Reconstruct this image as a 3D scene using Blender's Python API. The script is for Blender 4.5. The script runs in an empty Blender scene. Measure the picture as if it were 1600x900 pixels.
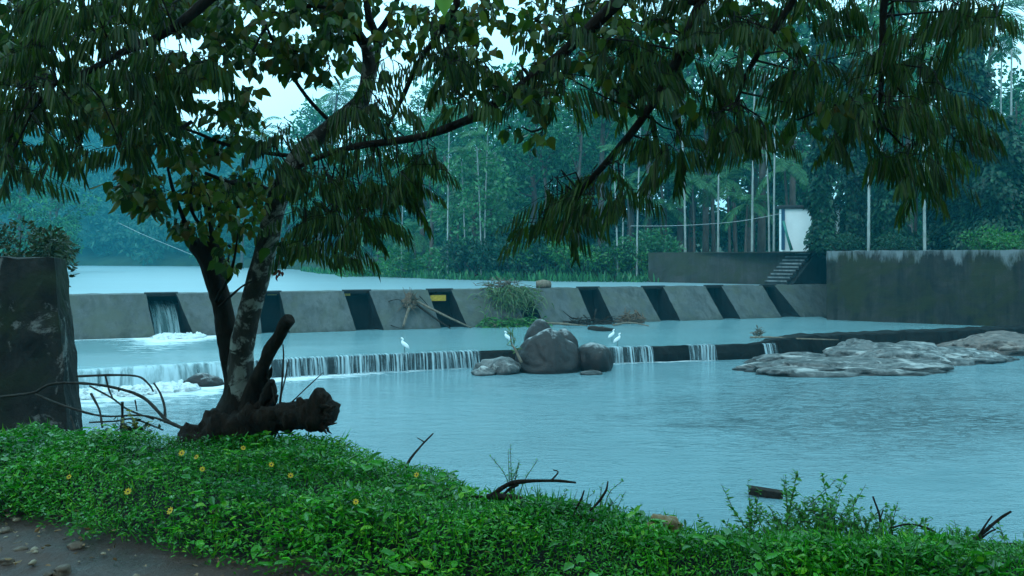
import bpy, math, random
import numpy as np
from mathutils import Vector, noise

R = math.radians
rng = np.random.default_rng(11)
random.seed(11)
F, HY, HC = 1256.0, 405.0, 4.22          # focal length (px of a 1600 wide frame), horizon row, eye height over the pool
sc = bpy.context.scene
COL = sc.collection
Z_POOL, Z_BASIN, Z_UP, Z_CREST, Z_TERR = 0.0, 0.62, 2.45, 2.57, 4.66


def P(x, y, D):
    return np.array([(x - 800) / F * D, D, HC + (HY - y) / F * D])


def PZ(x, y, z):
    D = (HC - z) * F / (y - HY)
    return np.array([(x - 800) / F * D, D, z])


def XY(x, D):
    return (x - 800) / F * D


def nrm(v):
    v = np.asarray(v, float)
    return v / (np.linalg.norm(v, axis=-1, keepdims=True) + 1e-9)


def smooth01(t):
    t = np.clip(t, 0, 1)
    return t * t * (3 - 2 * t)


# ------------------------------------------------------------------ mesh helpers
class MB:
    def __init__(self):
        self.v, self.q, self.t, self.n = [], [], [], 0

    def add(self, v, q=None, t=None):
        v = np.asarray(v, float).reshape(-1, 3)
        if q is not None and len(q):
            self.q.append(np.asarray(q, int).reshape(-1, 4) + self.n)
        if t is not None and len(t):
            self.t.append(np.asarray(t, int).reshape(-1, 3) + self.n)
        self.v.append(v)
        self.n += len(v)
        return self

    def build(self, name, mat, parent=None, origin=None, smooth=True):
        V = np.concatenate(self.v) if self.v else np.zeros((0, 3))
        if origin is not None:
            V = V - np.asarray(origin, float)
        Q = np.concatenate(self.q) if self.q else np.zeros((0, 4), int)
        T = np.concatenate(self.t) if self.t else np.zeros((0, 3), int)
        me = bpy.data.meshes.new(name)
        me.vertices.add(len(V))
        me.vertices.foreach_set("co", V.astype(np.float32).ravel())
        loops = np.concatenate([Q.ravel(), T.ravel()]).astype(np.int32)
        me.loops.add(len(loops))
        me.loops.foreach_set("vertex_index", loops)
        nq, nt = len(Q), len(T)
        me.polygons.add(nq + nt)
        st = np.concatenate([np.arange(nq) * 4, nq * 4 + np.arange(nt) * 3]).astype(np.int32)
        me.polygons.foreach_set("loop_start", st)
        me.polygons.foreach_set("use_smooth", np.full(nq + nt, smooth, dtype=bool))
        me.update(calc_edges=True)
        me.materials.append(mat)
        o = bpy.data.objects.new(name, me)
        COL.objects.link(o)
        if parent is not None:
            o.parent = parent
        elif origin is not None:
            o.location = tuple(origin)
        return o


def spline(pts, n=6):
    pts = np.asarray(pts, float)
    if len(pts) < 3:
        t = np.linspace(0, 1, n + 1)[:, None]
        return pts[0] * (1 - t) + pts[-1] * t
    p = np.vstack([2 * pts[0] - pts[1], pts, 2 * pts[-1] - pts[-2]])
    out = []
    for i in range(1, len(p) - 2):
        for k in range(n):
            t = k / n
            out.append(0.5 * (2 * p[i] + (p[i + 1] - p[i - 1]) * t + (2 * p[i - 1] - 5 * p[i] + 4 * p[i + 1] - p[i + 2]) * t * t
                              + (3 * p[i] - p[i - 1] - 3 * p[i + 1] + p[i + 2]) * t ** 3))
    out.append(pts[-1])
    return np.array(out)


def tube(mb, pts, rad, seg=8, rough=0.0, freq=4.0, seed=0.0, flat=None):
    pts = np.asarray(pts, float)
    m = len(pts)
    rad = np.interp(np.linspace(0, 1, m), np.linspace(0, 1, len(np.atleast_1d(rad))), np.atleast_1d(rad))
    tang = nrm(np.gradient(pts, axis=0))
    ref = np.array([0, 0, 1.0]) if abs(tang[0][2]) < 0.9 else np.array([1.0, 0, 0])
    u = nrm(np.cross(tang[0], ref))
    V = []
    a = np.linspace(0, 2 * math.pi, seg, endpoint=False)
    for i in range(m):
        u = nrm(u - tang[i] * np.dot(u, tang[i]))
        w = np.cross(tang[i], u)
        ring = np.outer(np.cos(a), u) + np.outer(np.sin(a), w) * (flat if flat else 1.0)
        r = np.full(seg, rad[i])
        if rough:
            for k in range(seg):
                q = pts[i] + ring[k] * rad[i]
                r[k] *= 1 + rough * (noise.noise((q[0] * freq + seed, q[1] * freq, q[2] * freq * 0.6)) * 2 + noise.noise((q[0] * freq * 3.1, q[1] * freq * 3.1, q[2] * freq * 3.1 + seed)))
        V.append(pts[i] + ring * r[:, None])
    V = np.vstack(V + [pts[:1], pts[-1:]])
    q = []
    for i in range(m - 1):
        for k in range(seg):
            k2 = (k + 1) % seg
            q.append((i * seg + k, i * seg + k2, (i + 1) * seg + k2, (i + 1) * seg + k))
    t = []
    for k in range(seg):
        k2 = (k + 1) % seg
        t.append((m * seg, k2, k))
        t.append((m * seg + 1, (m - 1) * seg + k, (m - 1) * seg + k2))
    mb.add(V, q, t)


def fast_twigs(mb, A, B, C, r0, r1):
    """many thin three sided twigs A -> B -> C"""
    A, B, C = (np.asarray(k, float).reshape(-1, 3) for k in (A, B, C))
    n = len(A)
    if not n:
        return
    d = nrm(C - A)
    s = nrm(np.cross(d, rng.normal(size=(n, 3))))
    w = np.cross(d, s)
    V = []
    for p, r in ((A, r0), (B, (r0 + r1) / 2), (C, r1)):
        for k in range(3):
            an = k * 2 * math.pi / 3
            V.append(p + (s * math.cos(an) + w * math.sin(an)) * r)
    V = np.stack(V, 1).reshape(-1, 3)
    base = np.arange(n)[:, None, None] * 9
    q = []
    for i in range(2):
        for k in range(3):
            k2 = (k + 1) % 3
            q.append((i * 3 + k, i * 3 + k2, i * 3 + 3 + k2, i * 3 + 3 + k))
    mb.add(V, (base + np.array(q)[None]).reshape(-1, 4))


def leaves(mb, base, d, side, L, W, shape="kite", fold=0.0):
    base, d, side = (np.asarray(k, float).reshape(-1, 3) for k in (base, d, side))
    n = len(base)
    if n == 0:
        return
    d = nrm(d)
    side = nrm(side - d * np.sum(side * d, 1, keepdims=True))
    nn = np.cross(d, side)
    L = np.broadcast_to(np.asarray(L, float), (n,))[:, None]
    W = np.broadcast_to(np.asarray(W, float), (n,))[:, None]
    if shape in ("heart", "ovate"):
        st = ((.1, .36), (.34, .5), (.7, .27)) if shape == "heart" else ((.16, .3), (.42, .5), (.75, .3))
        up = nn * W * fold
        cols_ = [base, base + d * L * .45 - nn * L * fold * .12, base + d * L - nn * L * fold * .5]
        for s_ in (1, -1):
            for a, b in st:
                cols_.append(base + d * L * a + side * W * b * s_ + up)
        V = np.stack(cols_, 1)
        q = np.array([[0, 3, 4, 1], [1, 4, 5, 2], [0, 1, 7, 6], [1, 2, 8, 7]])
        k = 9
    elif shape == "kite":
        V = np.stack([base, base + d * L * .42 + side * W * .5, base + d * L, base + d * L * .42 - side * W * .5], 1)
        q = np.array([[0, 1, 2, 3]])
        k = 4
    else:
        if shape == "strip":
            a, wa, b, wb = .25, .46, .72, .4
        elif shape == "heart":
            a, wa, b, wb = .18, .5, .55, .36
        else:
            a, wa, b, wb = .28, .48, .66, .36
        up = nn * W * fold
        V = np.stack([base, base + d * L * a + side * W * wa + up, base + d * L * b + side * W * wb + up, base + d * L - nn * L * fold * .3,
                      base + d * L * b - side * W * wb + up, base + d * L * a - side * W * wa + up], 1)
        q = np.array([[0, 1, 2, 3], [0, 3, 4, 5]])
        k = 6
    off = np.arange(n)[:, None, None] * k
    mb.add(V.reshape(-1, 3), (off + q[None]).reshape(-1, 4))


def rdir(n):
    return nrm(rng.normal(size=(n, 3)))


def box(mb, c, s, rz=0.0):
    c = np.asarray(c, float)
    hx, hy, hz = np.asarray(s, float) / 2
    v = np.array([(x, y, z) for z in (-hz, hz) for y in (-hy, hy) for x in (-hx, hx)])
    cs, sn = math.cos(rz), math.sin(rz)
    v = np.c_[v[:, 0] * cs - v[:, 1] * sn, v[:, 0] * sn + v[:, 1] * cs, v[:, 2]] + c
    mb.add(v, [(0, 2, 3, 1), (4, 5, 7, 6), (0, 1, 5, 4), (2, 6, 7, 3), (0, 4, 6, 2), (1, 3, 7, 5)])


_ico = {}


def ico(sub):
    if sub not in _ico:
        import bmesh
        bm = bmesh.new()
        bmesh.ops.create_icosphere(bm, subdivisions=sub, radius=1.0)
        bm.verts.index_update()
        _ico[sub] = (np.array([v.co[:] for v in bm.verts]), np.array([[v.index for v in f.verts] for f in bm.faces]))
        bm.free()
    return _ico[sub]


def rock(mb, c, s, seed, rough=.22, freq=1.1, sub=4, rz=0.0, ridge=0.0, fine=.04, taper=0.0):
    V, T = ico(sub)
    out = np.empty_like(V)
    for i, p in enumerate(V):
        v = Vector(p) * freq + Vector((seed * 7.3, seed * 3.1, seed * 1.7))
        k = 1 + rough * noise.noise(v) * 1.6 + fine * noise.fractal(v * 3.5, 1.0, 2.0, 4) - fine * 1.5 * max(0, .12 - abs(noise.noise(v * 1.7 + Vector((5, 5, 5))))) / .12
        if ridge:
            k += ridge * (min(.3, abs(noise.noise(Vector((p[0] * 1.3 + p[1] * 1.1 + seed, p[1] * 3.2 - p[0] * .8, seed))))) - .2 + .25 * min(.2, abs(noise.noise(Vector((p[0] * 4 + seed, p[1] * 7 - p[0] * 2, 2.0))))))
        out[i] = p * k
        if taper:
            out[i][:2] *= 1 - taper * p[2]
    out = out * np.asarray(s, float)
    cs, sn = math.cos(rz), math.sin(rz)
    out = np.c_[out[:, 0] * cs - out[:, 1] * sn, out[:, 0] * sn + out[:, 1] * cs, out[:, 2]] + np.asarray(c, float)
    mb.add(out, None, T)


def sheet(name, poly, z, mat, step=None, zf=None):
    """flat grid clipped to a polygon (cells whose centre is inside), with real outline when step is None"""
    import bmesh
    bm = bmesh.new()
    vs = [bm.verts.new((x, y, z)) for x, y in poly]
    bm.faces.new(vs)
    me = bpy.data.meshes.new(name)
    bmesh.ops.triangulate(bm, faces=bm.faces[:])
    bmesh.ops.recalc_face_normals(bm, faces=bm.faces[:])
    for f in bm.faces:
        if f.normal.z < 0:
            f.normal_flip()
    bm.to_mesh(me)
    bm.free()
    me.materials.append(mat)
    o = bpy.data.objects.new(name, me)
    COL.objects.link(o)
    return o


def empty(name, loc=(0, 0, 0)):
    o = bpy.data.objects.new(name, None)
    o.empty_display_size = .2
    COL.objects.link(o)
    o.location = tuple(float(k) for k in loc)
    return o


def tag(o, label, cat, group=None):
    o["label"] = label
    o["category"] = cat
    if group:
        o["group"] = group
    return o


def kind(o, k):
    o["kind"] = k
    return o


def dup(root, loc, rz=0.0, scale=1.0):
    r = root.copy()
    COL.objects.link(r)
    r.location = tuple(float(k) for k in loc)
    r.rotation_euler = (0, 0, rz)
    r.scale = (scale,) * 3 if np.isscalar(scale) else tuple(scale)
    for ch in list(root.children):
        c = ch.copy()
        COL.objects.link(c)
        c.parent = r
        for g in list(ch.children):
            d = g.copy()
            COL.objects.link(d)
            d.parent = c
    return r


# ------------------------------------------------------------------ materials
class NT:
    def __init__(self, name):
        self.m = bpy.data.materials.new(name)
        self.m.use_nodes = True
        self.t = self.m.node_tree
        self.t.nodes.clear()
        self.out = self.n("ShaderNodeOutputMaterial")

    def n(self, typ, **kw):
        nd = self.t.nodes.new(typ)
        for k, v in kw.items():
            if hasattr(nd, k):
                setattr(nd, k, v)
            else:
                nd.inputs[k].default_value = v
        return nd

    def l(self, a, b):
        self.t.links.new(a, b)

    def ramp(self, fac, stops):
        r = self.n("ShaderNodeValToRGB")
        el = r.color_ramp.elements
        while len(el) < len(stops):
            el.new(.5)
        for e, (p, c) in zip(el, stops):
            e.position = p
            e.color = (c[0], c[1], c[2], 1) if not np.isscalar(c) else (c, c, c, 1)
        self.l(fac, r.inputs[0])
        return r.outputs[0]

    def noise(self, scale, detail=4, rough=.55, vec=None, dist=0.0):
        nd = self.n("ShaderNodeTexNoise")
        nd.inputs["Scale"].default_value = scale
        nd.inputs["Detail"].default_value = detail
        nd.inputs["Roughness"].default_value = rough
        nd.inputs["Distortion"].default_value = dist
        if vec is not None:
            self.l(vec, nd.inputs["Vector"])
        return nd.outputs["Fac"]

    def coord(self, scale=(1, 1, 1), world=True):
        if world:
            src = self.n("ShaderNodeNewGeometry").outputs["Position"]
        else:
            src = self.n("ShaderNodeTexCoord").outputs["Object"]
        mp = self.n("ShaderNodeMapping")
        mp.inputs["Scale"].default_value = scale
        self.l(src, mp.inputs[0])
        return mp.outputs[0]

    def mix(self, fac, a, b, mode="MIX"):
        nd = self.n("ShaderNodeMix")
        nd.data_type = "RGBA"
        nd.blend_type = mode
        for s, v in ((nd.inputs[0], fac), (nd.inputs[6], a), (nd.inputs[7], b)):
            if hasattr(v, "is_output"):
                self.l(v, s)
            elif np.isscalar(v):
                s.default_value = v
            else:
                s.default_value = (v[0], v[1], v[2], 1)
        return nd.outputs[2]

    def math(self, op, a, b=0.0, clamp=False):
        nd = self.n("ShaderNodeMath")
        nd.operation = op
        nd.use_clamp = clamp
        for s, v in zip(nd.inputs, (a, b)):
            if hasattr(v, "is_output"):
                self.l(v, s)
            else:
                s.default_value = v
        return nd.outputs[0]

    def principled(self, color, rough=.6, spec=.5, bump=None, bdist=.02, bstr=1.0):
        p = self.n("ShaderNodeBsdfPrincipled")
        for s, v in ((p.inputs["Base Color"], color), (p.inputs["Roughness"], rough)):
            if hasattr(v, "is_output"):
                self.l(v, s)
            elif np.isscalar(v):
                s.default_value = v
            else:
                s.default_value = (v[0], v[1], v[2], 1)
        p.inputs["Specular IOR Level"].default_value = spec
        if bump is not None:
            b = self.n("ShaderNodeBump")
            b.inputs["Distance"].default_value = bdist
            if hasattr(bstr, "is_output"):
                self.l(bstr, b.inputs["Strength"])
            else:
                b.inputs["Strength"].default_value = bstr
            self.l(bump, b.inputs["Height"])
            self.l(b.outputs[0], p.inputs["Normal"])
        return p

    def done(self, shader):
        self.l(shader.outputs[0], self.out.inputs[0])
        return self.m


def leaf_mat(name, cols, rough=.4, transl=.25, spec=.5):
    n = NT(name)
    g = n.n("ShaderNodeNewGeometry").outputs["Random Per Island"]
    k = len(cols)
    c = n.ramp(g, [(i / max(k - 1, 1), cc) for i, cc in enumerate(cols)])
    p = n.principled(c, rough, spec)
    tr = n.n("ShaderNodeBsdfTranslucent")
    c2 = n.mix(1.0, c, (1.5, 1.6, .7), "MULTIPLY")
    n.l(c2, tr.inputs[0])
    mx = n.n("ShaderNodeMixShader")
    mx.inputs[0].default_value = transl
    n.l(p.outputs[0], mx.inputs[1])
    n.l(tr.outputs[0], mx.inputs[2])
    return n.done(mx)


def bark_mat(name, a, b, lichen=None, scale=9.0, rough=.75):
    n = NT(name)
    v = n.coord((1, 1, .35))
    f = n.noise(scale, 6, .65, v)
    c = n.ramp(f, [(.3, a), (.7, b)])
    if lichen:
        l = n.noise(5.5, 5, .7, n.coord((1, 1, 1)), .6)
        c = n.mix(n.ramp(l, [(.49, 0.0), (.57, 1.0)]), c, lichen)
    fb = n.noise(scale * 3, 8, .7, v)
    return n.done(n.principled(c, rough, .12, n.math("ADD", f, fb), .03))


def concrete_mat(name, a, b, stain=None, moss=None, scale=.8, rough=.55, streak=True, pale=None, algae=None, spots=None):
    n = NT(name)
    v = n.coord()
    f = n.noise(scale, 8, .62, v, .4)
    c = n.ramp(f, [(.3, a), (.7, b)])
    fine = n.noise(14, 6, .7, v)
    c = n.mix(.55, c, n.ramp(fine, [(.25, .45), (.75, 1.0)]), "MULTIPLY")
    if streak and stain:
        s = n.noise(1.1, 6, .65, n.coord((2.2, 2.2, .22)), .3)
        c = n.mix(n.ramp(s, [(.45, 0.0), (.66, .9)]), c, stain)
    if moss:
        g = n.noise(.5, 7, .7, n.coord((1, 1, 1.3)), .8)
        c = n.mix(n.ramp(g, [(.46, 0.0), (.6, .85)]), c, moss)
    if pale:
        # lime bloom running down from the top edge of the wall
        z = n.n("ShaderNodeSeparateXYZ")
        n.l(n.n("ShaderNodeNewGeometry").outputs["Position"], z.inputs[0])
        h = n.math("MULTIPLY", n.math("SUBTRACT", z.outputs[2], pale[1]), pale[2])
        s = n.noise(1.0, 7, .7, n.coord((1.6, 1.6, .3)), .5)
        k = n.math("ADD", h, n.math("MULTIPLY", n.math("SUBTRACT", s, .5), 3.2))
        c = n.mix(n.ramp(k, [(.35, 0.0), (.9, .8)]), c, pale[0])
    if spots:
        s = n.noise(1.9, 7, .75, n.coord((1, 1, .9)), .5)
        c = n.mix(n.ramp(s, [(.57, 0.0), (.64, .9)]), c, spots)
    if algae:
        z = n.n("ShaderNodeSeparateXYZ")
        n.l(n.n("ShaderNodeNewGeometry").outputs["Position"], z.inputs[0])
        s = n.noise(1.3, 6, .7, n.coord((1.5, 1.5, .8)), .4)
        k = n.math("ADD", n.math("MULTIPLY", n.math("SUBTRACT", algae[1], z.outputs[2]), 1.6), n.math("MULTIPLY", n.math("SUBTRACT", s, .5), 2.2))
        c = n.mix(n.ramp(k, [(.2, 0.0), (.8, .85)]), c, algae[0])
    return n.done(n.principled(c, rough, .18, n.math("ADD", fine, n.math("MULTIPLY", f, 2.0)), .02))


def rock_mat(name, cols, rough=.38, scale=1.2, bump=.05, band=False, seams=None, spec=.45, top_gloss=None):
    n = NT(name)
    v = n.coord((1, 1, 1) if not band else (.6, 2.2, 3))
    f = n.noise(scale, 8, .65, v, .8)
    c = n.ramp(f, [(.25 + .5 * i / (len(cols) - 1), cc) for i, cc in enumerate(cols)])
    fine = n.noise(scale * 9, 7, .7, n.coord())
    c = n.mix(.6, c, n.ramp(fine, [(.3, .45), (.7, 1.0)]), "MULTIPLY")
    if seams:
        s = n.noise(1.0, 5, .6, n.coord((.55, 2.6, 1.2)), 1.2)
        c = n.mix(n.ramp(s, [(.44, 0.0), (.49, .8), (.5, .8), (.54, 0.0)]), c, seams[0])
        s2 = n.noise(1.3, 6, .65, n.coord((.5, 2.2, 1.5)), 1.0)
        c = n.mix(n.ramp(s2, [(.54, 0.0), (.62, .75)]), c, seams[1])
    z = n.n("ShaderNodeSeparateXYZ")
    n.l(n.n("ShaderNodeNewGeometry").outputs["Position"], z.inputs[0])
    wet = n.ramp(n.math("ADD", z.outputs[2], n.math("MULTIPLY", n.math("SUBTRACT", f, .5), .3)), [(.05, .85), (.22, 0.0)])
    c = n.mix(wet, c, tuple(k * .5 for k in cols[0]))
    if top_gloss:                              # wet sky highlight painted pale on the boulder tops, then dark crack lines
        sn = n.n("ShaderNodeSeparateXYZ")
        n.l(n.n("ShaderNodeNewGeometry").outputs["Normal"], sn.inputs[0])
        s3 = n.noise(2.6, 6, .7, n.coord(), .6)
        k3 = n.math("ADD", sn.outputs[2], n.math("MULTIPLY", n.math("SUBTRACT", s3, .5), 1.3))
        c = n.mix(n.ramp(k3, [(.78, 0.0), (1.0, .85)]), c, top_gloss)
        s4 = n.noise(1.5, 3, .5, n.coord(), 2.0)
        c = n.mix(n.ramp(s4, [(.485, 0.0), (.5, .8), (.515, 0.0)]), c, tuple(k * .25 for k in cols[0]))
    r = n.ramp(fine, [(.3, rough - .12), (.7, rough + .18)])
    return n.done(n.principled(c, r, spec, n.math("ADD", f, n.math("MULTIPLY", fine, .35)), bump))


def water_mat(name, base, foam=False, rough=.16, scale=1.0, strength=.5, riffle=None):
    n = NT(name)
    pos = n.coord()
    v1 = n.coord((.7 * scale, 2.0 * scale, 1))
    a = n.noise(1.6, 5, .6, v1, .3)
    b = n.noise(9, 3, .6, n.coord((scale, 1.6 * scale, 1)))
    mask = n.ramp(n.noise(.1, 4, .6, n.coord((.7, 2.1, 1)), .8), [(.36, .3), (.7, 1.0)])
    h = n.math("ADD", n.math("MULTIPLY", a, 1.4), n.math("MULTIPLY", b, .8))
    st = n.math("MULTIPLY", mask, strength)
    if riffle:
        ra = n.n("ShaderNodeAttribute")
        ra.attribute_name = "riffle"
        rn = n.noise(1.0, 4, .7, n.coord((.5, 1.3, 1)), .5)
        rk = n.ramp(n.math("ADD", ra.outputs["Fac"], n.math("MULTIPLY", n.math("SUBTRACT", rn, .5), 1.5)), [(.2, 0.0), (1.1, 1.0)])
        st = n.math("ADD", st, n.math("MULTIPLY", rk, riffle))
        ch = n.ramp(n.noise(2.7, 3, .6, n.coord((.9, 2.0, 1)), .8), [(.46, 0.0), (.7, 1.0)])
        h = n.math("ADD", h, n.math("MULTIPLY", n.math("MULTIPLY", ch, rk), 6.0))
        dim = n.noise(13.0, 2, .5, n.coord((1, 1.5, 1)))
        h = n.math("ADD", h, n.math("MULTIPLY", n.ramp(dim, [(.55, 0.0), (.75, 1.0)]), .25))
    c = n.mix(n.noise(.22, 5, .6, n.coord((.6, 1.4, 1)), .6), tuple(k * .8 for k in base), tuple(k * 1.2 for k in base))
    rg = rough
    if foam:
        at = n.n("ShaderNodeAttribute")
        at.attribute_name = "foam"
        fn = n.noise(2.0, 9, .74, n.coord((.6, 1.7, 1)), 1.0)
        k = n.math("ADD", n.math("SUBTRACT", fn, .74), n.math("MULTIPLY", at.outputs["Fac"], .62))
        k = n.ramp(k, [(.06, 0.0), (.3, 1.0)])
        c = n.mix(k, c, (.74, .78, .8))
        rg = n.math("ADD", n.math("MULTIPLY", k, .6), rough)
    p = n.principled(c, rg, .5, h, .06, st)
    p.inputs["IOR"].default_value = 1.33
    return n.done(p)


def simple_mat(name, col, rough=.6, spec=.4, var=.25, scale=6.0, bump=.01):
    n = NT(name)
    f = n.noise(scale, 6, .65, n.coord(world=False))
    c = n.ramp(f, [(.3, tuple(k * (1 - var) for k in col)), (.7, tuple(k * (1 + var) for k in col))])
    return n.done(n.principled(c, rough, spec, f, bump))


M = {}
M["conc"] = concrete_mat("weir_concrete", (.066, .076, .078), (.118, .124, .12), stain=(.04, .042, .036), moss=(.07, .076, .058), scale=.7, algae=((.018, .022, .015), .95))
M["conc_dark"] = concrete_mat("dark_concrete", (.008, .008, .008), (.02, .02, .019), stain=(.006, .006, .005), rough=.8)
M["wall_old"] = concrete_mat("mossy_wall", (.014, .013, .011), (.05, .042, .036), stain=(.008, .0075, .0055), moss=(.024, .024, .006), rough=.8, pale=((.17, .19, .2), 3.9, 1.0))
M["wall_mid"] = concrete_mat("grey_brown_wall", (.036, .033, .03), (.08, .07, .062), stain=(.028, .027, .022), moss=(.035, .036, .018), rough=.8)
M["wall_near"] = concrete_mat("blackened_wall", (.005, .005, .0045), (.03, .027, .023), stain=(.004, .0036, .003), moss=(.014, .018, .006), scale=2.2, rough=.9, spots=(.12, .12, .11), pale=((.06, .06, .055), 4.5, .6))
M["stair"] = concrete_mat("stair_concrete", (.02, .02, .02), (.045, .045, .045), stain=(.012, .012, .012))
M["nosing"] = concrete_mat("pale_step_edge", (.12, .13, .13), (.26, .27, .27), stain=(.06, .06, .06), scale=2.0)
M["pool"] = water_mat("pool_water", (.14, .245, .272), foam=True, rough=.12, strength=.7, riffle=.6)
M["basin"] = water_mat("basin_water", (.165, .295, .32), foam=True, rough=.15, strength=.35)
M["upwater"] = water_mat("river_water", (.25, .36, .4), rough=.3, strength=.25)
M["rock_dark"] = rock_mat("dark_boulder", [(.007, .004, .0034), (.016, .0088, .0072), (.034, .019, .016)], rough=.45, spec=.3, top_gloss=(.3, .31, .31))
M["rock_pale"] = rock_mat("pale_wet_rock", [(.015, .015, .015), (.06, .058, .056), (.18, .172, .165), (.32, .31, .3)], rough=.36, scale=2.0, seams=((.012, .012, .012), (.42, .4, .38)))
M["rock_pink"] = rock_mat("pinkish_rock", [(.07, .05, .043), (.15, .11, .095), (.2, .155, .135)], seams=((.03, .022, .018), (.3, .24, .21)), rough=.5)
M["ledge"] = rock_mat("ledge_rock", [(.005, .005, .005), (.012, .011, .01), (.025, .024, .022)], rough=.6, spec=.08)
M["bark_dark"] = bark_mat("dark_bark", (.009, .0066, .005), (.032, .023, .017), rough=.8)
M["bark_lichen"] = bark_mat("lichened_bark", (.022, .018, .015), (.085, .072, .062), lichen=(.34, .34, .31), scale=12)
M["bark_dead"] = bark_mat("dead_wood", (.01, .0068, .005), (.046, .03, .021), scale=16, rough=.8)
M["bark_pale"] = bark_mat("pale_palm_bark", (.18, .2, .19), (.4, .42, .4), scale=5)
M["bark_brown"] = bark_mat("brown_bark", (.05, .04, .034), (.13, .1, .085), scale=3)
M["stick"] = bark_mat("dry_stick", (.1, .075, .055), (.25, .19, .14), scale=10)
M["stick_grey"] = bark_mat("grey_twig", (.03, .026, .023), (.08, .068, .06), scale=14)
M["leaf_hang"] = leaf_mat("hanging_leaflets", [(.01, .03, .01), (.018, .05, .013), (.03, .078, .015), (.055, .1, .016), (.03, .036, .011)], .45, .3, .25)
M["leaf_broad"] = leaf_mat("broad_leaves", [(.014, .036, .01), (.024, .065, .014), (.045, .1, .018), (.08, .12, .016), (.09, .06, .014)], .42, .34, .28)
M["leaf_dark"] = leaf_mat("dark_broad_leaves", [(.012, .022, .01), (.02, .036, .014), (.03, .05, .016), (.024, .03, .012)], .38, .2, .22)
M["leaf_gc"] = leaf_mat("bank_leaves", [(.006, .08, .007), (.016, .19, .012), (.03, .3, .02), (.012, .15, .025), (.08, .36, .02)], .25, .28, .4)
nt_ = M["leaf_gc"].node_tree                  # patches of different plants
pr_ = [k for k in nt_.nodes if k.type == "BSDF_PRINCIPLED"][0]
lk = pr_.inputs["Base Color"].links[0].from_socket
nz = nt_.nodes.new("ShaderNodeTexNoise")
nz.inputs["Scale"].default_value = 1.6
nz.inputs["Detail"].default_value = 5
ge = nt_.nodes.new("ShaderNodeNewGeometry")
nt_.links.new(ge.outputs["Position"], nz.inputs["Vector"])
rp = nt_.nodes.new("ShaderNodeValToRGB")
rp.color_ramp.elements[0].position = .34
rp.color_ramp.elements[0].color = (.6, .62, .8, 1)
rp.color_ramp.elements[1].position = .68
rp.color_ramp.elements[1].color = (3.4, 1.7, .8, 1)
mm = nt_.nodes.new("ShaderNodeMix")
mm.data_type = "RGBA"
mm.blend_type = "MULTIPLY"
mm.inputs[0].default_value = 1
nt_.links.new(nz.outputs["Fac"], rp.inputs[0])
nt_.links.new(lk, mm.inputs[6])
nt_.links.new(rp.outputs[0], mm.inputs[7])
nt_.links.new(mm.outputs[2], pr_.inputs["Base Color"])
M["leaf_far"] = leaf_mat("forest_leaves", [(.006, .04, .022), (.014, .085, .044), (.03, .15, .072), (.065, .24, .105)], .5, .25, .2)
M["leaf_far2"] = leaf_mat("bright_forest_leaves", [(.015, .075, .03), (.035, .15, .06), (.08, .26, .1)], .35, .35, .5)
M["leaf_hill"] = leaf_mat("hillside_leaves", [(.018, .065, .045), (.03, .1, .065), (.045, .14, .085)], .6, .2, .2)
M["leaf_palm"] = leaf_mat("palm_fronds", [(.02, .09, .035), (.04, .15, .055), (.08, .21, .07)], .4, .25, .3)
M["leaf_vine"] = leaf_mat("vine_leaves", [(.004, .024, .012), (.01, .05, .025), (.022, .09, .042)], .4, .15, .25)
M["leaf_bank"] = leaf_mat("far_bank_shrubs", [(.01, .07, .012), (.025, .13, .02), (.05, .2, .03)], .45, .3)
M["leaf_yellow"] = leaf_mat("yellowing_leaves", [(.2, .2, .02), (.28, .24, .03), (.12, .16, .02)], .4, .4)
M["leaf_red"] = leaf_mat("red_dead_leaves", [(.12, .012, .01), (.2, .03, .02)], .5, .2)
M["leaf_lime"] = leaf_mat("lime_leaf", [(.12, .26, .025), (.14, .3, .03)], .35, .5)
M["thatch"] = leaf_mat("dead_thatch", [(.09, .07, .055), (.16, .12, .09), (.06, .045, .035)], .7, .1)
M["reed"] = leaf_mat("tangled_blades", [(.03, .07, .025), (.06, .13, .04), (.1, .17, .05), (.08, .08, .04)], .4, .2)
M["litter"] = leaf_mat("leaf_litter", [(.12, .06, .03), (.3, .15, .06), (.34, .21, .12), (.06, .035, .022)], .6, .1, .3)
M["leaf_weed"] = leaf_mat("weed_leaves", [(.02, .1, .018), (.04, .2, .03), (.07, .3, .04), (.12, .32, .04)], .35, .35, .35)
M["leaf_shoot"] = leaf_mat("young_shoot_leaves", [(.03, .07, .014), (.06, .12, .018), (.11, .15, .02), (.16, .12, .02)], .4, .35, .3)
M["petal"] = leaf_mat("yellow_petals", [(.75, .42, .01), (.85, .55, .02)], .5, .3)
M["egret"] = simple_mat("white_feathers", (.82, .84, .85), .7, .2, .05)
M["bill"] = simple_mat("bill_horn", (.12, .1, .05), .4)
M["leg"] = simple_mat("dark_leg", (.03, .03, .028), .5)
M["paint_white"] = simple_mat("white_wash", (.9, .92, .92), .7, .3, .05, 1.2)
M["hut_dark"] = simple_mat("dark_sheet_roof", (.03, .03, .032), .5)
M["hut_blue"] = simple_mat("blue_trim", (.03, .09, .16), .5)
M["green_post"] = simple_mat("green_painted_post", (.04, .2, .16), .5)
M["plate"] = simple_mat("yellow_plate", (.5, .3, .02), .5, .4, .35, 14)
M["cable"] = simple_mat("cable", (.35, .36, .36), .5)
M["brownstuff"] = simple_mat("rotting_pulp", (.12, .08, .055), .8, .2, .5, 12, .03)
M["orange_rock"] = rock_mat("orange_stone", [(.1, .07, .05), (.34, .2, .08), (.4, .32, .24)], rough=.6, scale=9, bump=.02)
M["gravel"] = rock_mat("pale_gravel", [(.12, .08, .055), (.4, .28, .18), (.6, .5, .4)], rough=.6, scale=7, bump=.005)
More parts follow.
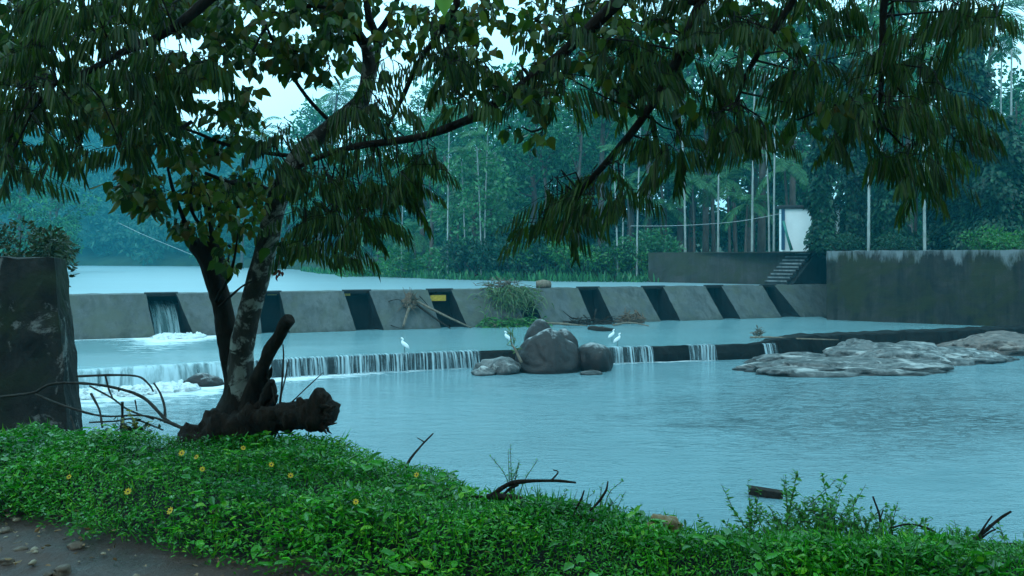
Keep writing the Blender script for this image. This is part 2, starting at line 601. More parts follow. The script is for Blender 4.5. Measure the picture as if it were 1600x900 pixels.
M["pebble"] = rock_mat("path_stone", [(.1, .06, .04), (.24, .15, .1)], rough=.6, scale=12, bump=.01)


def strands_mat(name, lo, hi, scale=1.0, thin=(.2, .3, .33), cov=0.0):
    """falling water: white threads in a thin clear film, following the fall"""
    n = NT(name)
    al = n.n("ShaderNodeAttribute")
    al.attribute_name = "along"
    tt = n.n("ShaderNodeAttribute")
    tt.attribute_name = "down"
    cb = n.n("ShaderNodeCombineXYZ")
    n.l(n.math("MULTIPLY", al.outputs["Fac"], scale), cb.inputs[0])
    n.l(n.math("MULTIPLY", tt.outputs["Fac"], .07), cb.inputs[1])
    f = n.noise(7.0, 4, .65, cb.outputs[0], .15)
    big = n.noise(1.1, 3, .6, cb.outputs[0])
    f = n.math("ADD", f, n.math("MULTIPLY", n.math("SUBTRACT", big, .5), .5))
    k = n.ramp(n.math("ADD", f, cov), [(lo, 0.0), (hi, 1.0)])
    p = n.principled(n.mix(k, thin, (.52, .66, .71)), .4, .4, f, .03)
    tl = n.n("ShaderNodeBsdfTranslucent")
    n.l(n.mix(k, thin, (.52, .66, .71)), tl.inputs[0])
    m1 = n.n("ShaderNodeMixShader")
    m1.inputs[0].default_value = .3
    n.l(p.outputs[0], m1.inputs[1])
    n.l(tl.outputs[0], m1.inputs[2])
    tr = n.n("ShaderNodeBsdfTransparent")
    m2 = n.n("ShaderNodeMixShader")
    n.l(n.math("ADD", n.math("MULTIPLY", k, .8), .1 if cov == 0 else .35, True), m2.inputs[0])
    n.l(tr.outputs[0], m2.inputs[1])
    n.l(m1.outputs[0], m2.inputs[2])
    return n.done(m2)


M["strand"] = strands_mat("falling_water", .42, .64, 1.8)
M["froth"] = strands_mat("frothy_fall", .38, .66, .45, (.25, .4, .42), .08)
M["spill"] = strands_mat("spillway_sheet", .38, .72, .5, (.1, .22, .22), .0001)
n = NT("foam")
f = n.noise(3, 8, .7, n.coord((1, 1, 1)), .5)
p = n.principled(n.ramp(f, [(.3, (.55, .62, .64)), (.6, (.82, .85, .86))]), .8, .2, f, .12)
M["foam"] = n.done(p)

n = NT("dirt")
f = n.noise(2.2, 8, .65, n.coord(), .4)
g = n.noise(28, 6, .7, n.coord())
c = n.ramp(f, [(.3, (.034, .016, .012)), (.55, (.085, .042, .031)), (.75, (.15, .076, .056))])
c = n.mix(.5, c, n.ramp(g, [(.3, .5), (.7, 1.0)]), "MULTIPLY")
r = n.ramp(f, [(.35, .22), (.6, .7)])
M["dirt"] = n.done(n.principled(c, r, .5, n.math("ADD", n.math("MULTIPLY", f, 2.0), g), .02))
n = NT("bank_soil")
f = n.noise(2.2, 8, .65, n.coord(), .4)
g = n.noise(28, 6, .7, n.coord())
c = n.ramp(f, [(.3, (.034, .016, .012)), (.55, (.085, .042, .031)), (.75, (.15, .076, .056))])
c = n.mix(.5, c, n.ramp(g, [(.3, .5), (.7, 1.0)]), "MULTIPLY")
at = n.n("ShaderNodeAttribute")
at.attribute_name = "humus"
k = n.ramp(n.math("ADD", at.outputs["Fac"], n.math("MULTIPLY", n.math("SUBTRACT", f, .5), .8)), [(.25, 0.0), (.7, 1.0)])
c = n.mix(k, c, (.006, .009, .004))
M["soil"] = n.done(n.principled(c, n.math("ADD", n.math("MULTIPLY", k, .45), .45), .3, n.math("ADD", n.math("MULTIPLY", f, 2.0), g), .02))
n = NT("forest_ground")
f = n.noise(.35, 8, .65, n.coord(), .4)
c = n.ramp(f, [(.3, (.015, .028, .012)), (.7, (.035, .06, .02))])
M["ground"] = n.done(n.principled(c, .9, .2, f, .4))

# ------------------------------------------------------------------ world, light, camera, haze
w = bpy.data.worlds.new("World")
sc.world = w
w.use_nodes = True
wt = w.node_tree
wt.nodes.clear()
SUN_EL, SUN_ROT = R(42), R(205)
sky = wt.nodes.new("ShaderNodeTexSky")
sky.sky_type = "NISHITA"
sky.sun_disc = False
sky.sun_elevation = SUN_EL
sky.sun_rotation = SUN_ROT
sky.dust_density = 2.0
cloud = wt.nodes.new("ShaderNodeTexNoise")
cloud.inputs["Scale"].default_value = 2.2
cloud.inputs["Detail"].default_value = 5
cr = wt.nodes.new("ShaderNodeValToRGB")
cr.color_ramp.elements[0].position = .3
cr.color_ramp.elements[0].color = (6.7, 15.3, 18.9, 1)
cr.color_ramp.elements[1].position = .7
cr.color_ramp.elements[1].color = (10.7, 20.5, 24.0, 1)
mx = wt.nodes.new("ShaderNodeMix")
mx.data_type = "RGBA"
mx.inputs[0].default_value = .88
bg = wt.nodes.new("ShaderNodeBackground")
bg.inputs[1].default_value = .12
wo = wt.nodes.new("ShaderNodeOutputWorld")
wt.links.new(cloud.outputs["Fac"], cr.inputs[0])
wt.links.new(sky.outputs[0], mx.inputs[6])
wt.links.new(cr.outputs[0], mx.inputs[7])
wt.links.new(mx.outputs[2], bg.inputs[0])
wt.links.new(bg.outputs[0], wo.inputs[0])

sl = bpy.data.lights.new("sun", "SUN")
sl.energy = 1.0
sl.angle = R(18)
sl.color = (.75, .93, 1.0)
so = bpy.data.objects.new("sun", sl)
COL.objects.link(so)
sd = Vector((math.sin(SUN_ROT) * math.cos(SUN_EL), math.cos(SUN_ROT) * math.cos(SUN_EL), math.sin(SUN_EL)))
so.rotation_euler = (-sd).to_track_quat("-Z", "Y").to_euler()

cd = bpy.data.cameras.new("camera")
cd.lens = F / 1600 * 36
cd.sensor_width = 36
cd.shift_y = -(450 - HY) / 1600
cd.clip_end = 3000
cd.clip_start = .05
cam = bpy.data.objects.new("camera", cd)
COL.objects.link(cam)
cam.location = (0, 0, HC)
cam.rotation_euler = (R(90), 0, 0)
sc.camera = cam

vs = sc.view_settings
vs.view_transform = "Standard"
vs.look = "None"
vs.gamma = 1
vs.exposure = 0.0
sc.cycles.use_denoising = True
sc.cycles.max_bounces = 6
sc.cycles.diffuse_bounces = 3
sc.cycles.glossy_bounces = 3
sc.cycles.transmission_bounces = 3
sc.cycles.volume_bounces = 1
sc.cycles.transparent_max_bounces = 8
sc.cycles.caustics_reflective = False
sc.cycles.caustics_refractive = False

hz = bpy.data.materials.new("haze")
hz.use_nodes = True
hz.node_tree.nodes.clear()
ho = hz.node_tree.nodes.new("ShaderNodeOutputMaterial")
pv = hz.node_tree.nodes.new("ShaderNodeVolumePrincipled")
pv.inputs["Color"].default_value = (.06, .44, .57, 1)
pv.inputs["Density"].default_value = .0013
pv.inputs["Anisotropy"].default_value = .2
hz.node_tree.links.new(pv.outputs[0], ho.inputs["Volume"])
mb = MB()
box(mb, (0, 260, 21), (1000, 700, 50))
hb = mb.build("haze", hz, smooth=False)
kind(hb, "stuff")

# ------------------------------------------------------------------ terrain
WEIR = lambda x, s=0.0: (43.2 + 1.07 * s) / (1 - .377 * (x - 800) / F)      # depth of the weir line behind pixel column x
LIPX = np.array([-200, 0, 140, 430, 632, 780, 960, 1200, 1400, 1600, 1800.])
LIPD = np.array([23.5, 25.0, 26.0, 28.8, 30.6, 31.8, 32.8, 34.3, 36.5, 39.3, 42.5])


def lip(x):
    D = float(np.interp(x, LIPX, LIPD))
    return np.array([XY(x, D), D])


def pt(x, D):
    return (XY(x, D), D)


WU, WN = np.array([.936, .353]), np.array([-.353, .936])
SHORE = [(19.9, 53.9), (10.8, 61.7), (2.5, 63.5), (-5.5, 69.5), (-12.6, 79), (-23, 96.7), (-40, 139), (-82, 202), (-128, 222), (-150, 215), (-52, 62), (-32, 33)]
RIVER = np.array([(-14, 8), (9, 8), (48, 16), (40, 33), (19.0, 47.2), (20.5, 54)] + SHORE[1:] + [(-30, 20)], float)


def inside(poly, x, y):
    c = np.zeros(x.shape, bool)
    n = len(poly)
    for i in range(n):
        x0, y0 = poly[i]
        x1, y1 = poly[(i + 1) % n]
        cond = ((y0 > y) != (y1 > y))
        xi = (x1 - x0) * (y - y0) / (y1 - y0 + 1e-12) + x0
        c ^= cond & (x < xi)
    return c


def dist(poly, x, y):
    d = np.full(x.shape, 1e9)
    n = len(poly)
    for i in range(n):
        a, b = poly[i], poly[(i + 1) % n]
        ab = b - a
        t = np.clip(((x - a[0]) * ab[0] + (y - a[1]) * ab[1]) / (ab @ ab), 0, 1)
        d = np.minimum(d, np.hypot(x - a[0] - ab[0] * t, y - a[1] - ab[1] * t))
    return d


def ground_z(x, y):
    x, y = np.asarray(x, float), np.asarray(y, float)
    ins = inside(RIVER, x, y)
    d = dist(RIVER, x, y)
    bank = -1.0 + 5.6 * smooth01(d / 7.0)
    left = smooth01((-x - 20 - .0 * y) / 130) * smooth01((y - 60) / 130)
    hill = 24 * left * smooth01(d / 110)
    back = 16 * smooth01((y - 130) / 180)
    z = np.where(ins, -1.0 + 2.6 * smooth01((y - 62) / 10) * 0, bank + (hill + back) * smooth01((d - 4) / 40))
    z = np.where(~ins & (y > 55), np.maximum(z, 1.5 + 3.1 * smooth01(d / 6.0) + (hill + back) * smooth01((d - 4) / 40)), z)
    z = np.where((y < 16) & (np.abs(x) < 16), -1.2, z)
    return z


gx = np.concatenate([np.linspace(-480, -160, 28), np.arange(-155, 75, 3.0), np.linspace(78, 480, 34)])
gy = np.concatenate([np.linspace(-80, -4, 9), np.arange(0, 240, 3.0), np.linspace(245, 600, 40)])
GX, GY = np.meshgrid(gx, gy)
GZ = ground_z(GX, GY)
nx, ny = len(gx), len(gy)
ii = np.arange(nx * ny).reshape(ny, nx)
mb = MB()
mb.add(np.c_[GX.ravel(), GY.ravel(), GZ.ravel()], np.stack([ii[:-1, :-1], ii[:-1, 1:], ii[1:, 1:], ii[1:, :-1]], -1).reshape(-1, 4))
kind(mb.build("ground", M["ground"]), "structure")

# near bank: a fine sheet, split into the dirt path and the planted bank
EX = np.array([-14, -8, -4.27, -2.67, -1.42, -.446, -.2, .385, .74, 1.02, 1.6, 2.7, 6, 14])
ED = np.array([8.6, 7.2, 6.75, 6.7, 6.36, 5.6, 5.1, 4.83, 4.66, 4.35, 4.25, 4.3, 4.6, 6.0])


def edge(x):
    return np.interp(x, EX, ED)


def bank_z(x, y):
    x, y = np.asarray(x, float), np.asarray(y, float)
    e = edge(x)
    z = 2.6 - .62 * np.clip(y - e, 0, None) - .1 * smooth01((y - e + .5) / .7)
    mound = .13 * smooth01((y - path_edge(x)) / .5) * smooth01((e + .3 - y) / .4)
    return z + mound


def path_edge(x):
    # the planted strip starts beyond this depth
    return np.interp(x, [-8, -4, -3.2, -2.6, -2.0, -1.6, -1.1, -.6, .5, 2, 6], [6.2, 5.3, 5.05, 4.75, 4.45, 4.25, 4.05, 3.9, 3.6, 3.4, 3.3])


bx = np.arange(-14, 14.01, .09)
by = np.arange(-8, 12.5, .09)
BX, BY = np.meshgrid(bx, by)
wob = np.array([noise.noise((a * 1.3, b * 1.3, 3.0)) for a, b in zip(BX.ravel(), BY.ravel())]).reshape(BX.shape)
wob2 = np.array([noise.noise((a * 6, b * 6, 9.0)) for a, b in zip(BX.ravel(), BY.ravel())]).reshape(BX.shape)
BZ = bank_z(BX, BY) + wob * .035 + wob2 * .012
nx, ny = len(bx), len(by)
ii = np.arange(nx * ny).reshape(ny, nx)
fq = np.stack([ii[:-1, :-1], ii[:-1, 1:], ii[1:, 1:], ii[1:, :-1]], -1).reshape(-1, 4)
cx = (BX[:-1, :-1] + .045).ravel()
cy = (BY[:-1, :-1] + .045).ravel()
isp = cy < path_edge(cx) + wob[:-1, :-1].ravel() * .35 + wob2[:-1, :-1].ravel() * .15
for nm, mt, sel in (("path", M["dirt"], isp), ("bank", M["soil"], ~isp)):
    used, inv = np.unique(fq[sel], return_inverse=True)
    mb = MB()
    mb.add(np.c_[BX.ravel(), BY.ravel(), BZ.ravel()][used], inv.reshape(-1, 4))
    o = kind(mb.build(nm, mt), "structure")
    if nm == "bank":
        vx, vy = BX.ravel()[used], BY.ravel()[used]
        o.data.attributes.new("humus", "FLOAT", "POINT").data.foreach_set("value", np.clip((vy - path_edge(vx) + .05) / .3, 0, 1).astype(np.float32))


def grid_sheet(name, xs, ys_lo, ys_hi, nrow, z, mat, foamf=None):
    """water sheet between two lines given over columns: xs is a list of (lo point, hi point)"""
    lo, hi = np.asarray(ys_lo, float), np.asarray(ys_hi, float)
    t = np.linspace(0, 1, nrow)[:, None, None]
    g = lo[None] * (1 - t) + hi[None] * t
    nr, nc = g.shape[:2]
    V = np.c_[g.reshape(-1, 2), np.full(nr * nc, z)]
    ii = np.arange(nr * nc).reshape(nr, nc)
    mb = MB()
    mb.add(V, np.stack([ii[:-1, :-1], ii[:-1, 1:], ii[1:, 1:], ii[1:, :-1]], -1).reshape(-1, 4))
    o = mb.build(name, mat)
    if foamf is not None:
        at = o.data.attributes.new("foam", "FLOAT", "POINT")
        at.data.foreach_set("value", np.array([foamf(x, y) for x, y in V[:, :2]], np.float32))
    return kind(o, "structure")


cols = np.linspace(-200, 1800, 120)
lipP = np.array([lip(x) for x in cols])


def colpx(x, y):
    return 800 + x / y * F


def foam_pool(x, y):
    px = colpx(x, y)
    d = float(np.interp(px, LIPX, LIPD)) - y
    if px < 345:
        s = math.exp(-max(d, 0) / 2.6) * 1.15
        s += .35 * math.exp(-max(d, 0) / 7)
    elif px < 740:
        k = (740 - px) / 400
        s = (.65 + .6 * k) * math.exp(-max(d, 0) / (.9 + .9 * k)) + .28 * k * math.exp(-max(d, 0) / 4)
    elif 940 < px < 1120:
        s = 1.15 * math.exp(-max(d, 0) / .6)
    else:
        s = .15 * math.exp(-max(d, 0) / .5)
    return s


def foam_basin(x, y):
    px = colpx(x, y)
    d = WEIR(px) - y
    # stream out of the open bay
    c = 285 - d * 9
    s = 1.2 * math.exp(-((px - c) / (55 + d * 7)) ** 2) * math.exp(-max(d, 0) / 3.2)
    s += .5 * math.exp(-max(d, 0) / .8) * (1 if px < 345 else 0)
    if px < 345:
        s += .22
    return s


near = np.array([pt(x, 7.6) for x in np.linspace(-500, 2400, 120)])
pw = grid_sheet("pool_water", None, near, lipP, 60, Z_POOL, M["pool"], foam_pool)
rv = []
for v in pw.data.vertices:
    px_, D_ = colpx(v.co.x, v.co.y), v.co.y
    y_ = HY + HC / D_ * F
    rv.append(max(math.exp(-((px_ - 1380) / 380) ** 2 - ((y_ - 650) / 75) ** 2), .8 * math.exp(-((px_ - 860) / 110) ** 2 - ((y_ - 600) / 16) ** 2), .7 * math.exp(-((px_ - 230) / 140) ** 2 - ((y_ - 650) / 40) ** 2)))
pw.data.attributes.new("riffle", "FLOAT", "POINT").data.foreach_set("value", np.array(rv, np.float32))
weirP = np.array([pt(x, WEIR(x, .6)) for x in cols])
rw = []
for i, x in enumerate(cols):           # right of the weir the basin runs to the retaining wall
    if x > 1290:
        D = np.interp(x, [1290, 1600, 1800], [47.9, 42.9, 43.0])
        weirP[i] = pt(x, D)
grid_sheet("basin_water", None, lipP + np.array([0, .02]), weirP, 40, Z_BASIN, M["basin"], foam_basin)
up = [pt(-60, WEIR(-60, 1.6)), pt(1300, WEIR(1300, 1.6))] + [(23, 54), (13, 64)] + [(x + 3, y + 3) for x, y in SHORE[2:9]] + [(-160, 216), (-60, 62), (-36, 36)]
kind(sheet("river_water", up, Z_UP, M["upwater"]), "structure")

# terrace behind the right hand walls
terr = [(19.4, 48.4), (27.9, 43.2), (42, 36), (80, 40), (80, 75), (14.5, 75), (11.2, 62.6), (20.6, 54.8), (19.9, 52)]
kind(sheet("terrace_ground", terr, Z_TERR, M["ground"]), "structure")

exec_after = []
# ------------------------------------------------------------------ weir with sloping buttresses
def prism(mb, prof):
    """prof: list of (left point, right point) round the section"""
    n = len(prof)
    V = [p[0] for p in prof] + [p[1] for p in prof]
    q = [(i, (i + 1) % n, n + (i + 1) % n, n + i) for i in range(n)]
    c0, c1 = np.mean([p[0] for p in prof], 0), np.mean([p[1] for p in prof], 0)
    V += [c0, c1]
    t = [(2 * n, (i + 1) % n, i) for i in range(n)] + [(2 * n + 1, n + i, n + (i + 1) % n) for i in range(n)]
    mb.add(V, q, t)


def bevel(o, w=.03):
    m = o.modifiers.new("bevel", "BEVEL")
    m.width = w
    m.segments = 2
    m.limit_method = "ANGLE"
    return o


S = 1.3
ROUGH = []
wroot = empty("weir", (0, 44, 0))
tag(wroot, "long grey concrete weir of sloping buttresses with dark bays across the river", "weir")
worg = (0, 44, 0)
BL = [(60, 228, 60, 243), (275, 403, 304, 409), (437, 537, 453, 557), (577, 668, 600, 690), (705, 797, 731, 823), (826, 903, 850, 927),
      (934, 1004, 961, 1033), (1036, 1102, 1064, 1131), (1127, 1191, 1158, 1222), (1210, 1300, 1252, 1318)]


def wp(x, s, z):
    D = WEIR(x, s)
    return np.array([XY(x, D), D, z])


for i, (tl, tr, bl, br) in enumerate(BL):
    mb = MB()
    up2 = np.array([WN[0], WN[1], 0])
    pr = []
    sides = []
    for t_, b_ in ((tl, bl), (tr, br)):
        ft = wp(t_, S, Z_CREST)
        fb = wp(b_, 0, Z_BASIN - .02)
        fd = fb + (fb - ft) * .25
        fd2 = np.array([fb[0], fb[1], -.6])
        bk = ft + up2 * 1.5
        bd = np.array([bk[0], bk[1], -.6])
        sides.append([ft, fb, fd2, bd, bk])
    prism(mb, list(zip(*sides)))
    ROUGH.append(mb.build("buttress", M["conc"], wroot, worg, smooth=False))
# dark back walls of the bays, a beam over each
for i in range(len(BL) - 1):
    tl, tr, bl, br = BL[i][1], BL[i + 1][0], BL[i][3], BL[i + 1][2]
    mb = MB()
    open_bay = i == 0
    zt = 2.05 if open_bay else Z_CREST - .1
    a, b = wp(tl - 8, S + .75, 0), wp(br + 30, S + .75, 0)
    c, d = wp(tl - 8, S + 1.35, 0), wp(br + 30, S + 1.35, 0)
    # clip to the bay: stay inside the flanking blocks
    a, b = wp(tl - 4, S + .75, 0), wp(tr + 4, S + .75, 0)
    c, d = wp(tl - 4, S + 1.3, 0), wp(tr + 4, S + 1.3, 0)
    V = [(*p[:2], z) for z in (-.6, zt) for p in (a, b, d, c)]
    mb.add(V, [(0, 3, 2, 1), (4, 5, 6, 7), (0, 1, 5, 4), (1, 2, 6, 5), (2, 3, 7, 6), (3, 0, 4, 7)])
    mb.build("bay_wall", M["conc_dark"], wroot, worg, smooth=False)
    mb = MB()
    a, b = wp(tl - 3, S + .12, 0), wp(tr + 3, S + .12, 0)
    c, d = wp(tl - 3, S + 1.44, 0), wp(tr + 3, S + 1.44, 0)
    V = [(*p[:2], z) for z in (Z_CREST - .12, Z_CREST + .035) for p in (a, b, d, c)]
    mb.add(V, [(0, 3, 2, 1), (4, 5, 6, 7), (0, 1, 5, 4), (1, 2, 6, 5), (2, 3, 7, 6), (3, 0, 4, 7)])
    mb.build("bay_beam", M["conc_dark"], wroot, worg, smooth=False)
# yellow plates in three of the bays
for (x0, x1, y0, y1) in ((672, 697, 461, 470), (536, 547, 457, 462), (418, 432, 458, 461)):
    a = wp((x0 + x1) / 2, S + .3, 0)
    D = a[1]
    p0, p1 = P(x0, y0, D), P(x1, y1, D)
    mb = MB()
    box(mb, ((p0[0] + p1[0]) / 2, D, (p0[2] + p1[2]) / 2), (p1[0] - p0[0], .06, p0[2] - p1[2]), math.atan2(.353, .936))
    mb.build("gate_plate", M["plate"], wroot, worg, smooth=False)

# water over the open bay
mb = MB()
nu, nv = 26, 14
V = []
for j in range(nv):
    t = j / (nv - 1)
    for i in range(nu):
        u = i / (nu - 1)
        x = 229 + (268 - 229) * u
        x2 = 243 + (283 - 243) * u
        a = wp(x, S + 1.35, 2.17)
        k = smooth01(t * 1.0)
        b = wp(x2, .35, Z_BASIN - .05)
        arc = t ** 1.9
        s = a[:2] * (1 - t) + b[:2] * t
        z = 2.17 + (Z_BASIN - .05 - 2.17) * arc + .04 * noise.noise((u * 9, t * 2, 1))
        V.append((s[0], s[1], z))
ii = np.arange(nu * nv).reshape(nv, nu)
mb.add(V, np.stack([ii[:-1, :-1], ii[1:, :-1], ii[1:, 1:], ii[:-1, 1:]], -1).reshape(-1, 4))
o = mb.build("waterfall", M["spill"])
o.data.attributes.new("along", "FLOAT", "POINT").data.foreach_set("value", np.tile(np.linspace(0, 1.4, nu), nv).astype(np.float32))
o.data.attributes.new("down", "FLOAT", "POINT").data.foreach_set("value", np.repeat(np.linspace(0, 1.6, nv), nu).astype(np.float32))
tag(o, "smooth pale green sheet of water pouring through the open bay of the weir", "waterfall")


def foam_patch(px0, px1, Df, z, h, n, seed):
    mb = MB()
    for k in range(n):
        x = random.uniform(px0, px1)
        D = Df(x) + random.uniform(-.9, .25)
        r = random.uniform(.08, .34)
        rock(mb, (XY(x, D), D, z - .03), (r * 1.2, r, h * random.uniform(.3, 1.0)), seed + k * .37, rough=.45, freq=2.2, sub=3, fine=.25)
    return mb


mb = foam_patch(246, 312, lambda x: WEIR(x, -.1), Z_BASIN, .2, 110, 3.0)
kind(mb.build("foam", M["foam"]), "stuff")
mb = foam_patch(120, 300, lambda x: float(np.interp(x, LIPX, LIPD)) - .8, Z_POOL, .22, 200, 8.0)
kind(mb.build("foam", M["foam"]), "stuff")

# ------------------------------------------------------------------ low step weir and its curtains
cols2 = np.linspace(-200, 1760, 260)
mb = MB()
V = []
for i, x in enumerate(cols2):
    p = lip(x)
    d = nrm(lip(x + 5) - lip(x - 5))
    nn_ = np.array([d[1], -d[0]])              # downstream
    j = noise.noise((x * .02, 1, 1)) * .12 + noise.noise((x * .11, 4, 1)) * .06
    zt = .6 + .26 * smooth01((x - 1150) / 130) + noise.noise((x * .05, 7, 2)) * .02 * (1 + 3 * smooth01((x - 1150) / 80)) + (.03 if x > 1000 else 0)
    bkw = .25 + .9 * smooth01((x - 1170) / 100) + .35 * noise.noise((x * .03, 2, 9)) * smooth01((x - 1170) / 100)
    f0 = p + nn_ * (.04 + j)
    prof = [(p - nn_ * bkw, .3), (p - nn_ * bkw * .98, zt - .02 + (.06 * noise.noise((x * .07, 3, 3)))), (p - nn_ * .0, zt), (f0, zt - .06),
            (f0 + nn_ * (.08 + .1 * noise.noise((x * .06, 9, 2))), .3), (f0 + nn_ * (.14 + .12 * noise.noise((x * .05, 2, 5))), -.5)]
    V += [(q[0], q[1], z) for q, z in prof]
k = 6
ii = np.arange(len(cols2) * k).reshape(-1, k)
mb.add(V, np.stack([ii[:-1, :-1], ii[:-1, 1:], ii[1:, 1:], ii[1:, :-1]], -1).reshape(-1, 4))
o = mb.build("low_weir", M["ledge"], smooth=False)
tag(o, "low dark stone step weir running across the river below the main weir", "weir")


def set_attr(o, name, vals):
    o.data.attributes.new(name, "FLOAT", "POINT").data.foreach_set("value", np.asarray(vals, np.float32))


def curtain(x0, x1, mat, label, out=.28, ztop=.645, seed=0):
    """one sheet of water curling over the lip"""
    L = np.linalg.norm(lip(x1) - lip(x0))
    nc, m = int(L / .045), 16
    V, AL, DN = [], [], []
    for j in range(m):
        t = j / (m - 1)
        for i in range(nc):
            x = x0 + (x1 - x0) * i / (nc - 1)
            p = lip(x)
            d = nrm(lip(x + 5) - lip(x - 5))
            dn = np.array([d[1], -d[0]])
            al = L * i / (nc - 1)
            jt = noise.noise((al * .9, seed, 1)) * .1 + noise.noise((al * 6, t * 1.5, seed)) * .05 * t
            a = -.25 + .42 * min(1, t / .25) + (out + jt) * max(0, t - .12)
            z = ztop - (ztop + .03) * max(0, (t - .2) / .8) ** 1.6 + .012 * noise.noise((al * 2, seed, t))
            q = p + dn * a
            V.append((q[0], q[1], z))
            AL.append(al + seed * 13 + t * .12 * noise.noise((al * .5, 3, seed)))
            DN.append(t)
    ii = np.arange(nc * m).reshape(m, nc)
    mb = MB()
    mb.add(V, np.stack([ii[:-1, :-1], ii[1:, :-1], ii[1:, 1:], ii[:-1, 1:]], -1).reshape(-1, 4))
    o = mb.build("waterfall", M[mat])
    set_attr(o, "along", AL)
    set_attr(o, "down", DN)
    tag(o, label, "waterfall")
    return o


curtain(350, 748, "strand", "long curtain of white water strands falling over the low step right of the tree", seed=1)
curtain(60, 349, "froth", "frothy white fall over the low step beside the blackened wall", out=.6, seed=3)
curtain(948, 1016, "strand", "bright short white fall just right of the boulders", seed=4)
curtain(1072, 1114, "strand", "small white fall further right on the dark step, second from the boulders", seed=5)
curtain(1188, 1208, "strand", "thin trickle over the dark step beside the pale rock slab", seed=6)

def roughen(o, size, amp, freq, seed=0.0):
    """break up straight edges: subdivide to about size and push the surface with noise"""
    import bmesh
    bm = bmesh.new()
    bm.from_mesh(o.data)
    for _ in range(7):
        ed = [e for e in bm.edges if e.calc_length() > size]
        if not ed or len(bm.verts) > 30000:
            break
        bmesh.ops.subdivide_edges(bm, edges=ed, cuts=1, use_grid_fill=True)
    for v in bm.verts:
        p = v.co
        q = Vector((p.x * freq + seed, p.y * freq, p.z * freq))
        d = Vector((noise.noise(q), noise.noise(q + Vector((31, 0, 0))), noise.noise(q + Vector((0, 57, 0)))))
        d2 = Vector((noise.noise(q * 4), noise.noise(q * 4 + Vector((31, 0, 0))), noise.noise(q * 4 + Vector((0, 57, 0)))))
        v.co = p + d * amp + d2 * amp * .5
    bm.to_mesh(o.data)
    bm.free()
    o.modifiers.clear()
    return o


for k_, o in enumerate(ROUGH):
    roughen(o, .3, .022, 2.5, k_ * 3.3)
    o.data.materials.append(M["conc_dark"])       # faces along the bay sides take the dark concrete
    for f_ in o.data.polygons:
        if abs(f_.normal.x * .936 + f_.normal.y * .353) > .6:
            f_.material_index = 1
# ------------------------------------------------------------------ walls, stairs, hut
def wall_poly(pts, zt, zb, th, name, mat, label, batter=.0, cat="wall", cap=None):
    """a wall along plan points; thickness goes to the left of the running direction"""
    mb = MB()
    pts = [np.array(p, float) for p in pts]
    V = []
    for i, p in enumerate(pts):
        d = nrm(pts[min(i + 1, len(pts) - 1)] - pts[max(i - 1, 0)])
        nl = np.array([-d[1], d[0]])
        for q, z in ((p - nl * batter, zb), (p, zt), (p + nl * th, zt), (p + nl * th, zb)):
            V.append((q[0], q[1], z))
    ii = np.arange(len(pts) * 4).reshape(-1, 4)
    q = []
    for i in range(len(pts) - 1):
        for k in range(4):
            q.append((ii[i, k], ii[i + 1, k], ii[i + 1, (k + 1) % 4], ii[i, (k + 1) % 4]))
    q += [tuple(ii[0]), tuple(ii[-1][::-1])]
    mb.add(V, q)
    o = mb.build(name, mat, smooth=False)
    roughen(o, .5, .05, 1.1)
    tag(o, label, cat)
    return o


# thickness is to the left when running from right to left is away from the viewer, so run left -> right
wall_poly([(18.75, 47.9), (22.9, 45.1), (27.1, 42.4), (33, 38.6), (41, 33.5)], Z_TERR + .05, -.8, .9, "retaining_wall", M["wall_old"],
          "tall mossy retaining wall right of the stairs with pale lime streaks on top", batter=.12)
wall_poly([(10.6, 62.4), (14.5, 58.9), (20.2, 53.9)], Z_TERR + .07, 0, .8, "retaining_wall", M["wall_mid"],
          "lower grey retaining wall left of the stairs behind the weir crest", batter=.1)
# pier closing the corner behind the stairs
sroot = empty("stairs", (17.5, 50.5, 0))
tag(sroot, "steep concrete stairs climbing from the weir crest to the white hut", "stairs")
run = nrm(np.array([.80, .60]))
nos = np.array([run[1], -run[0]])
ns, rise = 9, (Z_TERR - 2.6) / 9
p0 = np.array(pt(1195, 53.6))
mb = MB()
for k in range(ns):
    a = p0 + run * .33 * k
    b = p0 + run * (.33 * ns + 2.0)
    z1 = 2.6 + rise * (k + 1)
    z0 = (2.6 + rise * k) if k else 2.0
    c = (a + b) / 2 + nos * .85
    box(mb, (c[0], c[1], (z0 + z1) / 2), (np.linalg.norm(b - a), 1.7, z1 - z0 - .003), math.atan2(run[1], run[0]))
nb = MB()
for k in range(ns):
    a = p0 + run * (.33 * k - .012)
    c = a + nos * .85
    box(nb, (c[0], c[1], 2.6 + rise * (k + 1) - .045), (.07, 1.66, .1), math.atan2(run[1], run[0]))
nb.build("pale_edges", M["nosing"], sroot, (17.5, 50.5, 0), smooth=False)  # pale strip along the front edge of each step
bevel(mb.build("steps", M["stair"], sroot, (17.5, 50.5, 0), smooth=False), .02)
mb = MB()
c = p0 + run * 2.7 + nos * 2.0
prf = []
for t_, zz in ((0.2, 2.55), (3.1, Z_TERR + .03), (4.6, Z_TERR + .03), (4.6, -.5), (.2, -.5)):
    a = p0 + run * t_ + nos * 1.62
    b = p0 + run * t_ + nos * 1.95
    prf.append((np.array([a[0], a[1], zz]), np.array([b[0], b[1], zz])))
prism(mb, prf)
mb.build("side_wall", M["conc_dark"], sroot, (17.5, 50.5, 0), smooth=False)

